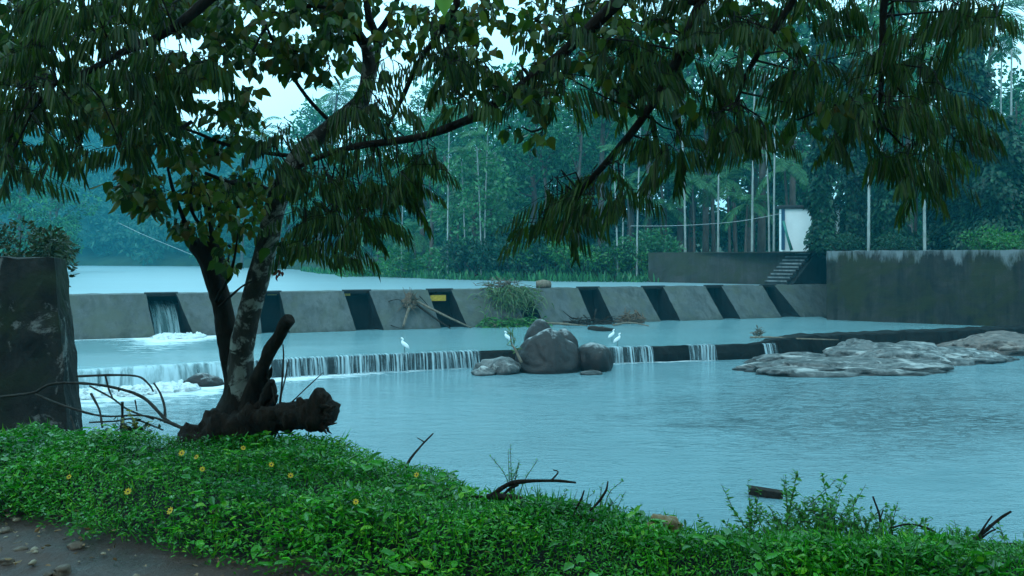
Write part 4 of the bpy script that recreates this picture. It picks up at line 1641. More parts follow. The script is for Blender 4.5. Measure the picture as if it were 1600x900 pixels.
# coconut palms
CO = [make_palm("coconut_palm", h, l, 15, 4.6, 1.1, 30, .17, "bark_brown", False, s) for h, l, s in ((19, 1.6, 5), (14, -1.2, 6))]
coco = [(385, 150, 0, 1.52, "misty coconut palm crown standing up in the sky gap"), (512, 122, 0, 1.35, "coconut palm crown beside the upper stem of the riverside tree"),
        (80, 125, 0, 1.15, "misty coconut palm over the left hillside"), (1110, 76, 1, .95, "coconut palm arching above the left retaining wall"),
        (1050, 96, 0, 1.25, "tall coconut palm above the drooping right branch"), (1530, 80, 0, 1.3, "tall coconut palm against the sky at upper right"),
        (1330, 72, 1, 1.2, "coconut palm fronds behind the hut's vines"), (700, 92, 1, 1.1, "coconut palm fronds behind the bright leaved tree")]
for px, D, k, s, lb in coco:
    place(CO[k], used, px - (8 if k == 0 else -6), D, lb, "coconut palm", "coconut palms across the river", scale=s, rz=random.uniform(-.5, .5))


# vine covered trees
def vine_tree(px, D, h, r0, r1, n_, label, seed, L=.36):
    x = XY(px, D)
    z = gz1(x, D) - .1
    org = (x, D, z)
    r = empty("vine_tree", org)
    tag(r, label, "tree", "vine covered trees behind the right wall")
    mb = MB()
    tube(mb, spline([(x, D, z - .3), (x + .1, D, z + h * .5), (x - .1, D, z + h)], 5), [.4, .3, .15], 9, .1)
    mb.build("trunk", M["bark_brown"], r, org)
    t = rng.uniform(0, 1, n_)
    a = rng.uniform(0, 2 * math.pi, n_)
    n_ = int(n_ * 1.6)
    t = rng.uniform(0, 1, n_)
    a = rng.uniform(0, 2 * math.pi, n_)
    lump = np.array([1 + 1.0 * noise.noise((t_ * h * .55, math.cos(a_) * .9 + seed, math.sin(a_) * .9)) for t_, a_ in zip(t, a)])
    rad = (r0 * (1 - t) + r1 * t) * lump * rng.uniform(.55, 1.05, n_)
    p = np.c_[x + np.cos(a) * rad, D + np.sin(a) * rad, z + t * h]
    u = np.c_[np.cos(a), np.sin(a), np.zeros(n_)]
    mb = MB()
    leaves(mb, p, u * .7 + rdir(n_) * .5 + np.array([0, 0, -.75]), np.c_[-np.sin(a), np.cos(a), np.zeros(n_)] + rdir(n_) * .4, rng.uniform(.6, 1.3, n_) * L, rng.uniform(.7, 1.2, n_) * L * .8, "heart", .15)
    mb.build("vine_foliage", M["leaf_vine"], r, org)


vine_tree(1284, 54.5, 15, .75, .75, 3300, "ivy clad trunk standing in front of the white hut", 1.0)
vine_tree(1333, 57.5, 14, .85, .75, 2300, "darker ivy clad trunk just right of the white hut", 2.0)
vine_tree(1392, 54, 6, 1.2, .7, 1800, "low ivy clad stump behind the wall right of the ringed areca", 3.0)
vine_tree(1513, 53, 14.0, 1.5, .95, 4200, "tall ivy covered tower of a tree at the right", 4.0)
vine_tree(1562, 50, 8.5, 1.6, 1.0, 3000, "broad ivy covered stump at the right edge", 5.0)
vine_tree(1480, 55, 6, 1.4, .8, 1800, "short ivy covered stump left of the tall ivy tower", 6.0)

# shrubs along the far bank, and on top of the walls
SB = []
for k, (lf, L_) in enumerate((("leaf_bank", .3), ("leaf_far2", .34), ("leaf_vine", .32))):
    r = empty("shrub")
    cl = [(np.array([rng.normal(0, 1.1), rng.normal(0, .7), rng.uniform(.35, 1.5)]), (.85, .7, .65)) for _ in range(15)]
    mb = MB()
    crown_leaves(mb, cl, 130, L_, L_ * .45, 0.0)
    mb.build("leaves", M[lf], r)
    mb = MB()
    for c, _ in cl[:9]:
        tube(mb, spline([(c[0] * .3, c[1] * .3, -.3), (c[0] * .7, c[1] * .7, c[2] * .5), c], 3), [.05, .02], 5)
    mb.build("stems", M["bark_brown"], r)
    SB.append(r)
shr = [(540, 84.5, 0, 1.25, "leftmost light green shrub on the far bank"), (575, 84, 0, 1.35, "light green shrub beside the leftmost one on the far bank"), (607, 82, 0, 1.3, "light green shrub below the leftmost areca trunk"),
       (640, 80, 0, 1.35, "light green shrub right of the leftmost areca trunk"), (668, 77, 0, 1.25, "light green shrub below the brown slender trunk"), (700, 74.5, 1, 1.3, "glossy shrub at the foot of the tall straight areca"),
       (732, 72.5, 2, 1.4, "dark overhanging shrub below the bright leaved tree"), (765, 70.5, 2, 1.5, "dark shrub at the waterline below the two close arecas"), (800, 69.5, 2, 1.4, "dark shrub at the waterline right of the two close arecas"),
       (835, 68, 2, 1.3, "dark shrub left of the hanging leaf tips at the waterline"), (870, 67.5, 0, 1.1, "green shrub behind the hanging leaf tips on the bank"), (905, 66.5, 0, 1.1, "green shrub right of the hanging leaf tips on the bank"),
       (942, 66, 2, 1.05, "low dark shrub at the left of the wall end"), (968, 65.5, 0, .95, "green shrub hanging over the wall end"), (1008, 65.5, 1, 1.0, "round bright bush standing on the wall end"),
       (1025, 65, 1, .7, "small bright bush right of the round one on the wall end"), (715, 75, 1, 1.2, "bright shrub halfway up under the bright leaved tree"), (800, 73.5, 2, 1.5, "tall dark shrub filling the wood under the dense tree"),
       (1545, 46, 0, .6, "low green shrub on top of the right retaining wall"), (1590, 45, 0, .75, "green shrub on the right retaining wall at the picture's edge"), (1400, 49, 2, .55, "small dark shrub on the wall right of the ringed areca"),
       (1320, 51.5, 2, .6, "small dark shrub right of the ivy trunk on the wall"), (480, 100, 0, 1.5, "misty green shrub at the shore right of the pale stem"), (440, 122, 0, 1.6, "misty green shrub at the shore between the stems"),
       (395, 150, 0, 1.8, "faint shore shrub far off between the two stems"), (340, 172, 0, 1.9, "faint shore shrub far off left of the dark stem")]
for px, D, k, s, lb in shr:
    place(SB[k], used, px, D, lb, "shrub", "shrubs on the far bank", scale=s)
# rough grass on the far bank, uncountable
mb = MB()
n_ = 2200
px = rng.uniform(470, 1030, n_)
sx = np.array([p[0] for p in SHORE[1:8]][::-1])
sy = np.array([p[1] for p in SHORE[1:8]][::-1])
Dsh = np.interp(px, [300, 440, 500, 600, 700, 850, 1000], [200, 139, 96.7, 79, 69.5, 63.5, 61.7])
D = Dsh + rng.uniform(-.3, 6, n_)
x = XY(px, D)
z = np.maximum(ground_z(x, D), Z_UP - .1)
leaves(mb, np.c_[x, D, z], np.c_[rng.normal(0, .35, n_), rng.normal(-.2, .3, n_), np.ones(n_)], rdir(n_), rng.uniform(.4, 1.1, n_), .16, "strip", .1)
kind(mb.build("bank_grass", M["leaf_far2"]), "stuff")


# the wood behind: one mass
def wood(pos, n_cl, n_each, L, wide, h0, h1, low=True):
    mb = MB()
    tr = MB()
    for (x, y) in pos:
        z = float(ground_z(np.array([x]), np.array([y]))[0])
        h = random.uniform(h0, h1)
        cl = []
        for k in range(n_cl):
            t = random.uniform(.4 if not low or k % 3 else .03, 1)
            s = random.uniform(.5, 1.2) * wide * .42
            cl.append(((x + random.gauss(0, wide * .42), y + random.gauss(0, wide * .42), z + h * t), (s, s, s * .75)))
        crown_leaves(mb, cl, n_each / (wide * .42), L, L * .55)
        tube(tr, [(x, y, z - .5), (x + random.gauss(0, .3), y, z + h * .8)], [random.uniform(.14, .3), .1], 5)
    return mb, tr


pos = []
for k in range(110):
    D = random.uniform(98, 150)
    pxx = random.uniform(430, 1750)
    if pxx < 640 and D < 115 + (640 - pxx) * .25:
        D = 118 + (640 - pxx) * .3 + random.uniform(0, 25)
    pos.append((XY(pxx, D), D))
mb, tr = wood(pos, 10, 62, .95, 5.2, 15, 25)
o = mb.build("wood", M["leaf_far"])
kind(o, "stuff")
o = tr.build("wood_trunks", M["bark_brown"])
kind(o, "stuff")
pos = []
while len(pos) < 330:
    D = random.uniform(125, 330)
    pxx = random.uniform(-120, 620)
    x = XY(pxx, D)
    if inside(RIVER, np.array([x]), np.array([D]))[0] or dist(RIVER, np.array([x]), np.array([D]))[0] < 3:
        continue
    if pxx > 470 and D < 170:
        continue
    pos.append((x, D))
mb, tr = wood(pos, 7, 48, 1.7, 8.0, 9, 15)
kind(mb.build("hillside_wood", M["leaf_hill"]), "stuff")

mb = MB()
cl = []
for k in range(330):
    pxx = random.uniform(560, 1750)
    D = random.uniform(90, 106)
    x = XY(pxx, D)
    h = random.uniform(.3, 6.5) if random.random() < .7 else random.uniform(4, 12)
    sz = random.uniform(1.2, 2.3)
    cl.append(((x, D, Z_TERR - .3 + h), (sz, sz, sz * .8)))
crown_leaves(mb, cl, 70, .75, .42, .4)
kind(mb.build("undergrowth", M["leaf_far"]), "stuff")
mb = MB()  # unseen trees behind the camera, added to cut sky light from the rear
cl = []
for k in range(170):
    x = random.uniform(-38, 38)
    y = random.uniform(-26, -9)
    sz = random.uniform(1.5, 3)
    cl.append(((x, y, 2.5 + random.uniform(.5, 15)), (sz, sz, sz * .8)))
crown_leaves(mb, cl, 34, 1.5, .9, .4)
kind(mb.build("unseen_shade_wood", M["leaf_far"]), "stuff")

# bush on top of / behind the blackened wall
org = (XY(40, 14.6), 14.6, 2.5)
r0 = empty("bush", org)
tag(r0, "dark glossy bush growing behind the blackened concrete wall", "bush")
mb = MB()
cl = []
for k in range(46):
    pxx = random.uniform(-160, 92)
    top = np.interp(pxx, [-160, 0, 40, 75, 105], [300, 325, 330, 352, 392])
    y = random.uniform(top + 8, 450)
    cl.append((P(pxx, y, random.uniform(14.0, 15.4)), (.3, .3, .24)))
cl += [(P(104, 398, 14.2), (.12, .12, .1)), (P(88, 378, 14.3), (.16, .16, .12))]
crown_leaves(mb, cl, 110 / .28, .12, .05, .1, "ovate")
mb.build("leaves", M["leaf_dark"], r0, org)
mb = MB()
for c, _ in cl[::2]:
    b = np.array([min(c[0] * .9 - .6, XY(20, 14.8)), 14.8, 2.0])
    tube(mb, spline([b, (b + c) / 2 + np.array([0, 0, .2]), c], 3), [.035, .008], 5)
mb.build("stems", M["bark_dark"], r0, org)

# ------------------------------------------------------------------ riverside tree
TD = 6.7
torg = P(372, 700, TD)
tree = empty("riverside_tree", torg)
tag(tree, "dark forked riverside tree with lichen on its stem, standing on the grassy bank", "tree")


def pxr(r, D):
    return r / F * D


def limb_px(pts, D0, D1=None, n=6):
    D1 = D0 if D1 is None else D1
    Ds = np.linspace(D0, D1, len(pts))
    return spline([P(x, y, d) for (x, y), d in zip(pts, Ds)], n)


mb = MB()
tube(mb, limb_px([(350, 735), (362, 690), (372, 655), (378, 620), (372, 585), (358, 540), (350, 500), (342, 455), (326, 408), (304, 378)], TD), np.array([66, 58, 38, 31, 21, 17, 15.5, 15, 15, 12]) / F * TD, 16, .09, 6)
tube(mb, limb_px([(340, 425), (335, 395), (332, 372)], TD), np.array([14, 13, 9]) / F * TD, 10, .1, 8)
mb.build("trunk", M["bark_dark"], tree, torg)
mb = MB()
tube(mb, limb_px([(384, 640), (378, 590), (378, 545), (388, 495), (402, 440), (420, 370), (436, 305), (466, 245), (520, 195), (562, 160), (577, 110), (574, 70)], TD, 6.2),
     np.array([28, 22, 19, 17.5, 17, 16, 15, 13, 12, 12, 11, 9]) / F * TD, 14, .07, 7)
mb.build("stem", M["bark_lichen"], tree, torg)
mb = MB()
tube(mb, limb_px([(392, 640), (400, 600), (414, 562), (438, 520), (452, 498)], 6.6, 6.3), np.array([20, 12, 10, 9, 9.5]) / F * TD, 12, .13, 9)
mb.build("cut_branch", M["bark_dead"], tree, torg)
mb = MB()
tube(mb, limb_px([(262, 712), (300, 690), (345, 672), (390, 662), (430, 655), (470, 648), (498, 645), (515, 652)], 6.5, 6.2, 9), np.array([14, 22, 30, 27, 19, 19, 26, 17]) / F * TD, 26, .34, 9)
for (a, b, r_) in (((478, 640), (466, 622), 12), ((500, 640), (517, 633), 9), ((490, 655), (506, 672), 12), ((480, 660), (484, 672), 10)):
    tube(mb, [P(*a, 6.22), P((a[0] + b[0]) / 2, (a[1] + b[1]) / 2, 6.2), P(*b, 6.18)], np.array([r_, r_ * .8, r_ * .4]) / F * TD, 9, .3, 14)
for k in range(34):                       # splintered end
    a = P(random.uniform(496, 512), random.uniform(634, 668), 6.2 + random.uniform(-.08, .08))
    b = a + np.array([random.uniform(.02, .085), random.uniform(-.03, .03), random.gauss(0, .04)])
    tube(mb, [a, (a + b) / 2 + rng.normal(size=3) * .006, b], [random.uniform(.014, .03), .004], 6, .4, 30)
mb.build("broken_limb", M["bark_dead"], tree, torg)
# root knees and the knobby side of the base
mb = MB()
for (p, r_) in (([(395, 655), (418, 618), (426, 596)], 13), ([(405, 640), (424, 632), (433, 618)], 9), ([(330, 690), (296, 706), (268, 722)], 22), ([(390, 690), (420, 700), (440, 715)], 16), ([(410, 600), (421, 586), (424, 574)], 5)):
    mb = MB()
    tube(mb, limb_px(p, 6.55, 6.4), np.array([r_, r_ * .8, r_ * .35]) / F * TD, 10, .3, 12)
    mb.build("root", M["bark_dead"], tree, torg)
mb = MB()
for p, r_ in (([(574, 75), (555, 45), (533, 5), (515, -60)], 9), ([(576, 120), (590, 70), (575, 20), (570, -60)], 8), ([(533, 5), (490, -10), (420, -30)], 5), ([(574, 66), (600, 40), (640, -40)], 6),
              ([(555, 45), (530, 20), (480, 10), (420, 40), (395, 80)], 4), ([(520, 195), (478, 150), (438, 88), (408, 20), (390, -40)], 3.2), ([(466, 245), (410, 238), (350, 225), (300, 205), (250, 195)], 3.5),
              ([(436, 305), (400, 290), (360, 285), (320, 270)], 5), ([(332, 374), (327, 330), (322, 285)], 4), ([(306, 382), (288, 345), (270, 295), (262, 262)], 4), ([(330, 380), (350, 340), (392, 312)], 3),
              ([(338, 470), (362, 420), (372, 365)], 3), ([(342, 480), (375, 450), (392, 440)], 2), ([(412, 395), (440, 380), (470, 376)], 2), ([(300, 190), (240, 230), (215, 290)], 3), ([(332, 374), (300, 330), (300, 270)], 3)):
    tube(mb, limb_px(p, TD - .1, TD - .5, 4), np.array([r_, r_ * .8, r_ * .45]) / F * TD, 7, .1, 10)
mb.build("branches", M["bark_dark"], tree, torg)


# ---- leaf sprays
def hanging_sprays(fol, tw, blobs, leafL=.14, leafW=.0138, per=13):
    """pinnate leaves hanging like combs: blobs are (x, y, rx, ry, D, number, lean)"""
    for (x, y, rx, ry, D, n_, lean) in blobs:
        c = P(x, y, D)
        b = np.empty((n_, 3))
        for k in range(n_):
            a, q = random.uniform(0, 6.283), math.sqrt(random.random())
            dd = D + random.gauss(0, .28)
            b[k] = P(x + rx * q * math.cos(a), y + ry * q * math.sin(a), dd)
        ang = rng.uniform(0, 2 * math.pi, n_)
        out = np.c_[np.cos(ang), np.sin(ang) * .7, rng.uniform(-.5, .1, n_)]
        RL = rng.uniform(.16, .34, n_)
        tip = b + nrm(out) * RL[:, None] + np.array([0, 0, -.06])
        mid = (b + tip) / 2 + np.array([0, 0, .035])
        fast_twigs(tw, b, mid, tip, .0028, .0015)
        hook = b + (c - b) * rng.uniform(.35, .7, n_)[:, None] + np.array([0, 0, .07])
        fast_twigs(tw, hook, (hook + b) / 2 + rng.normal(size=(n_, 3)) * .02, b, .005, .003)
        ts = np.linspace(.05, 1.0, per)
        sv = rng.uniform(.65, 1.45, n_)
        wv = rng.uniform(.75, 1.35, n_)
        for s_ in (-1, 1):
            for t in ts:
                p = b * (1 - t) ** 2 + 2 * mid * t * (1 - t) + tip * t * t
                lat = nrm(np.cross(out, np.array([0, 0, 1.0]))) * s_
                d = np.array([lean, 0, -1.0]) + lat * .2 + nrm(out) * .24 + rng.normal(size=(n_, 3)) * .07
                keep = rng.random(n_) > .14
                L_ = leafL * sv * rng.uniform(.8, 1.15, n_) * (1 - .35 * abs(t - .5))
                face = np.c_[rng.normal(1, .5, n_), rng.normal(0, .6, n_), np.zeros(n_)]
                leaves(fol, p[keep], d[keep], face[keep], L_[keep], leafW * wv[keep] * rng.uniform(.8, 1.2, keep.sum()), "strip", .12)


def broad_sprays(fol, tw, blobs, L=.1, W=.075, per=5, shape="heart"):
    for (x, y, rx, ry, D, n_) in blobs:
        c = P(x, y - ry * .5, D)
        b = np.empty((n_, 3))
        for k in range(n_):
            a, q = random.uniform(0, 6.283), math.sqrt(random.random())
            b[k] = P(x + rx * q * math.cos(a), y + ry * q * math.sin(a), D + random.gauss(0, .35))
        hook = b + (c - b) * rng.uniform(.3, .7, n_)[:, None]
        fast_twigs(tw, hook, (hook + b) / 2 + rng.normal(size=(n_, 3)) * .025, b, .005, .0025)
        for k in range(per):
            o_ = rdir(n_) * np.array([1, 1, .5])
            p = b + o_ * rng.uniform(.03, .1, n_)[:, None]
            fast_twigs(tw, b, (b + p) / 2 + np.array([0, 0, .01]), p, .0018, .0012)
            d = o_ * .7 + np.array([0, 0, -.95]) + rng.normal(size=(n_, 3)) * .25
            leaves(fol, p, d, rdir(n_), L * rng.uniform(.55, 1.25, n_), W * rng.uniform(.6, 1.2, n_), shape, .12)


DENS = 1.0


def region(x0, x1, top, bot, dens, D0, D1, rx=42, ry=26):
    """cover a band between two outlines with small blobs"""
    out = []
    area = 0
    xs = np.linspace(x0, x1, 24)
    tp = np.interp(xs, *zip(*top))
    bt = np.interp(xs, *zip(*bot))
    area = np.sum(np.clip(bt - tp, 0, None)) * (x1 - x0) / 24
    for k in range(max(1, int(area / (rx * ry * 2.2) * dens * DENS))):
        for _ in range(20):
            x = random.uniform(x0, x1)
            a, b = np.interp(x, *zip(*top)), np.interp(x, *zip(*bot))
            if b - a < 6 or random.random() > (b - a) / 300 + .25:
                continue
            y = random.uniform(a, b)
            out.append((x, y, rx * random.uniform(.7, 1.3), ry * random.uniform(.7, 1.3), random.uniform(D0, D1)))
            break
    return out


# riverside tree crown: broad heart shaped leaves
fol, tw = MB(), MB()
bl = [(*b, 11) for b in region(-20, 400, [(-20, -30), (400, -30)], [(-20, 215), (60, 235), (100, 185), (150, 190), (200, 200), (300, 175), (350, 150), (400, 95)], 1.25, 6.0, 7.6)]
bl += [(*b, 9) for b in region(330, 560, [(330, -30), (560, -30)], [(330, 130), (380, 112), (440, 90), (480, 115), (500, 100), (530, 60), (560, 40)], 1.15, 5.9, 7.2, 36, 22)]
bl += [(*b, 9) for b in region(180, 400, [(180, 190), (260, 165), (400, 170)], [(180, 240), (215, 300), (250, 320), (300, 245), (400, 225)], .85, 6.1, 7.0, 32, 22)]
bl += [(215, 268, 22, 16, 6.4, 9), (232, 312, 24, 20, 6.4, 16), (205, 292, 14, 12, 6.4, 5), (240, 330, 14, 10, 6.4, 6)]
bl += [(300, 245, 36, 30, 6.5, 12), (300, 300, 16, 18, 6.5, 4), (345, 290, 30, 30, 6.7, 9), (380, 280, 22, 24, 6.9, 6), (350, 345, 24, 18, 6.6, 5), (380, 350, 14, 14, 6.9, 3), (280, 350, 12, 12, 6.5, 4), (360, 400, 10, 20, 6.5, 4), (440, 392, 14, 14, 6.4, 4), (470, 380, 20, 8, 6.4, 4)]
bl += [(480, 82, 26, 18, 6.3, 10), (395, 88, 40, 22, 6.3, 9), (440, 70, 30, 22, 6.3, 10), (520, 60, 18, 14, 6.2, 6), (540, 30, 24, 20, 6.2, 8), (380, 140, 16, 12, 6.3, 4), (505, 118, 10, 9, 6.3, 3), (545, 95, 12, 14, 6.2, 5), (510, 95, 14, 10, 6.3, 3), (368, 165, 8, 10, 6.4, 2), (405, 25, 60, 30, 6.3, 12), (455, 100, 20, 14, 6.3, 6)]
broad_sprays(fol, tw, bl, .105, .078, 5)
fo = fol.build("crown", M["leaf_broad"], tree, torg)
tw.build("crown_twigs", M["bark_dark"], tree, torg)
# lower regrowth: yellow green lobed leaves around the fork
fol = MB()
tw = MB()
broad_sprays(fol, tw, [(318, 330, 26, 40, 6.4, 16), (345, 320, 30, 40, 6.35, 9), (296, 362, 12, 14, 6.4, 5), (350, 395, 12, 20, 6.4, 5), (375, 290, 25, 25, 6.3, 7), (300, 290, 16, 20, 6.4, 8), (400, 330, 14, 30, 6.3, 6), (430, 300, 16, 24, 6.3, 5)], .085, .065, 5)
o = fol.build("foliage", M["leaf_shoot"], tree, torg)
tw.build("foliage_twigs", M["bark_dark"], tree, torg)

# ------------------------------------------------------------------ overhanging tree of hanging combs, trunk right of the frame
oorg = (5.6, 2.6, 2.55)
over = empty("overhanging_tree", oorg)
tag(over, "large tree leaning in from upper right, long dark branches with hanging leaf combs", "tree")
mb = MB()
tube(mb, spline([(5.6, 2.6, 2.2), (5.4, 2.7, 5.0), (5.0, 3.0, 7.4), (4.4, 3.4, 9.6)], 6), [.36, .28, .24, .14], 14, .08, 3)
mb.build("trunk", M["bark_dark"], over, oorg)
forkp = np.array([5.0, 3.0, 7.4])


def over_limb(name_pts, D0, D1, r, regs, extra=(), leafL=.13):
    Ds = np.linspace(D0, D1, len(name_pts))
    pp = [P(x, y, d) for (x, y), d in zip(name_pts, Ds)]
    s0 = forkp + np.array([random.uniform(-.2, .1), random.uniform(-.1, .2), random.uniform(-.6, 1.0)])
    path = spline([s0, (s0 * .55 + pp[0] * .45) + np.array([0, 0, .35])] + pp, 6)
    mb = MB()
    tube(mb, path, np.array([r * 2.0, r * 1.5, r, r * .85, r * .7, r * .45]) / F * 5.2, 9, .1, 8)
    lm = mb.build("limb", M["bark_dark"], over, oorg)
    fol, tw = MB(), MB()
    blobs = []
    for rg in regs:
        dens, num = rg[4], rg[7]
        for b in region(*rg[:7], rg[8] if len(rg) > 8 else 40, rg[9] if len(rg) > 9 else 24):
            blobs.append((*b, num, random.gauss(rg[10] if len(rg) > 10 else 0, .08)))
    blobs += list(extra)
    # a twig from the limb to each blob
    lp = path[6:]
    A, B, C = [], [], []
    for b in blobs:
        c = P(b[0], b[1], b[4])
        k = np.argmin(np.linalg.norm(lp - c, axis=1) + .3 * np.maximum(0, c[2] - lp[:, 2]))
        A.append(lp[k])
        C.append(c + np.array([0, 0, .05]))
        B.append((lp[k] + c) / 2 + np.array([random.gauss(0, .05), random.gauss(0, .05), random.uniform(0, .14)]))
    fast_twigs(tw, A, B, C, .009, .004)
    hanging_sprays(fol, tw, blobs, leafL)
    fol.build("foliage", M["leaf_hang"], lm, oorg)
    tw.build("crown_twigs", M["bark_dark"], lm, oorg)


# long middle branch
DENS = .66
over_limb([(1040, -70), (965, 4), (905, 60), (840, 115), (770, 165), (725, 190), (650, 215), (560, 228), (500, 245), (455, 268)], 4.9, 5.9, 8.5,
          [(400, 560, [(400, 205), (470, 190), (560, 165)], [(400, 280), (420, 330), (480, 345), (520, 330), (560, 290)], 1.0, 5.4, 6.1, 5, 34, 24, .12),
           (455, 600, [(455, 280), (600, 260)], [(455, 330), (480, 375), (520, 365), (560, 355), (600, 330)], .8, 5.4, 5.9, 5, 26, 22, .1),
           (560, 700, [(560, 130), (700, 120)], [(560, 265), (620, 290), (660, 285), (700, 235)], .85, 5.2, 5.8, 4, 34, 24, .1),
           (690, 860, [(690, 40), (860, 20)], [(690, 170), (760, 160), (860, 110)], .65, 5.0, 5.6, 4, 36, 24, .05)],
          [(660, 262, 30, 20, 5.5, 7, .1), (625, 292, 24, 16, 5.5, 6, .05), (517, 395, 5, 6, 5.6, 2, 0), (480, 380, 12, 10, 5.6, 3, .05), (565, 345, 16, 14, 5.6, 4, .1), (545, 370, 10, 8, 5.6, 2, .1)])
# left one of the upper limbs
over_limb([(760, -60), (715, 5), (680, 60), (650, 105), (630, 150), (605, 200)], 5.2, 5.8, 6,
          [(570, 760, [(570, -30), (760, -30)], [(570, 130), (640, 110), (700, 110), (760, 70)], .75, 5.2, 6.2, 4, 38, 24, .03)])
# right branch
DENS = .6
over_limb([(1140, -60), (1095, 5), (1072, 60), (1045, 120), (1000, 190), (955, 245), (915, 290), (895, 320)], 4.8, 5.4, 8,
          [(850, 1080, [(850, 120), (950, 90), (1080, 70)], [(850, 200), (880, 290), (960, 260), (1000, 250), (1080, 200)], .9, 4.8, 5.5, 5, 36, 24, .1),
           (850, 930, [(850, 250), (930, 240)], [(850, 320), (870, 330), (930, 300)], .9, 5.0, 5.3, 4, 22, 22, -.12),
           (940, 1070, [(940, 200), (1070, 170)], [(940, 270), (1000, 290), (1050, 240), (1070, 220)], .8, 4.9, 5.3, 4, 26, 22, -.12),
           (860, 1080, [(860, -30), (1080, -30)], [(860, 110), (960, 70), (1080, 60)], .9, 4.7, 5.6, 4, 38, 22, 0)],
          [(848, 345, 7, 14, 5.1, 4, -.1), (893, 335, 6, 16, 5.1, 4, 0), (925, 310, 16, 16, 5.1, 5, -.08), (968, 300, 16, 16, 5.0, 5, -.05)])
# far right branches
DENS = .66
over_limb([(1410, -80), (1383, 0), (1379, 70), (1377, 130), (1374, 190)], 4.6, 5.0, 6,
          [(1230, 1480, [(1230, -30), (1480, -30)], [(1230, 130), (1300, 140), (1400, 190), (1430, 150), (1480, 40)], 1.1, 4.6, 5.6, 5, 40, 26, 0),
           (1300, 1490, [(1300, 150), (1400, 130), (1490, 170)], [(1300, 220), (1350, 260), (1420, 250), (1490, 215)], .85, 4.7, 5.3, 5, 32, 24, .1),
           (1350, 1480, [(1350, 230), (1480, 210)], [(1350, 300), (1390, 330), (1440, 270), (1480, 240)], .55, 4.8, 5.2, 4, 24, 22, .02)],
          [(1545, 25, 16, 14, 4.8, 5, 0), (1500, 20, 14, 14, 4.8, 5, 0), (1515, -5, 20, 14, 4.8, 5, 0), (1590, 0, 20, 10, 4.8, 3, 0), (1480, 10, 14, 14, 4.8, 4, 0)], .15)
over_limb([(1280, -70), (1240, 0), (1200, 60), (1170, 110), (1150, 160)], 4.7, 5.2, 5.5,
          [(1060, 1260, [(1060, -30), (1260, -30)], [(1060, 130), (1100, 160), (1180, 180), (1240, 140), (1260, 120)], .9, 4.7, 5.6, 5, 40, 26, 0),
           (1080, 1250, [(1080, 120), (1250, 110)], [(1080, 180), (1150, 200), (1200, 205), (1250, 180)], .7, 4.9, 5.3, 4, 28, 22, .05)],
          [(1155, 205, 10, 10, 5.0, 3, .05), (1195, 215, 8, 10, 5.0, 3, 0), (1112, 190, 8, 10, 5.0, 2, 0)])
# upper crown out of frame: leaf masses added to shade bank and path
mb = MB()
cl = []
for k in range(95):
    x, y = random.uniform(-1.5, 8.5), random.uniform(-6.5, 6.4)
    z = max(7.2, HC + .36 * y + 1.4) + random.uniform(0, 2.6)
    cl.append(((x, y, z), (.95, .95, .6)))
crown_leaves(mb, cl, 75, .26, .15, .5, "kite")
mb.build("upper_shade_crown", M["leaf_hang"], over, oorg)
DENS = .9
# broad yellow green leaves on a side shoot, and the lime leaf tip at the top
fol, tw = MB(), MB()
mb = MB()
tube(mb, spline([P(1383, 60, 4.9), P(1340, 150, 4.85), P(1300, 165, 4.8), P(1245, 188, 4.8)], 4), [.012, .006], 6)
mb2 = MB()
tube(mb2, spline([P(820, 140, 5.3), P(860, 185, 5.2), P(835, 205, 5.2), P(815, 198, 5.2)], 4), [.01, .005], 6)
lm = mb.build("side_branch", M["bark_dark"], over, oorg)
mb2.build("side_branch", M["bark_dark"], over, oorg)
broad_sprays(fol, tw, [(1290, 165, 22, 16, 4.8, 4), (1325, 150, 26, 12, 4.8, 4), (1255, 210, 6, 10, 4.8, 1), (1075, 172, 14, 12, 4.9, 2)], .12, .08, 4, "ovate")
broad_sprays(fol, tw, [(800, 150, 60, 40, 5.3, 22), (835, 215, 14, 10, 5.2, 4), (800, 205, 10, 10, 5.2, 2), (940, 90, 60, 40, 5.4, 16), (960, 150, 40, 30, 5.3, 10), (700, 60, 50, 40, 5.6, 12), (860, 30, 60, 30, 5.4, 26), (780, 25, 60, 30, 5.4, 24), (690, 30, 60, 40, 5.6, 22), (620, 40, 40, 40, 5.8, 18), (930, 40, 50, 40, 5.4, 22), (1000, 30, 60, 40, 5.4, 24), (1080, 50, 40, 40, 5.4, 14), (1150, 30, 60, 40, 5.4, 18), (1230, 40, 40, 40, 5.4, 12), (740, 90, 50, 40, 5.5, 16), (860, 90, 50, 30, 5.4, 14)], .09, .065, 4, "heart")
fol.build("broad_leaves", M["leaf_broad"], lm, oorg)
tw.build("crown_twigs", M["bark_dark"], lm, oorg)
mb = MB()
leaves(mb, [P(690, -34, 2.6)], [P(695, 34, 2.56) - P(690, -34, 2.6)], [(1, .25, 0)], [.14], [.095], "heart", .1)
tube(mb, spline([P(690, -34, 2.6), P(740, -90, 3.0), P(820, -130, 3.6)], 4), [.0025, .004], 5)
mb.build("lime_leaf", M["leaf_lime"], lm, oorg)

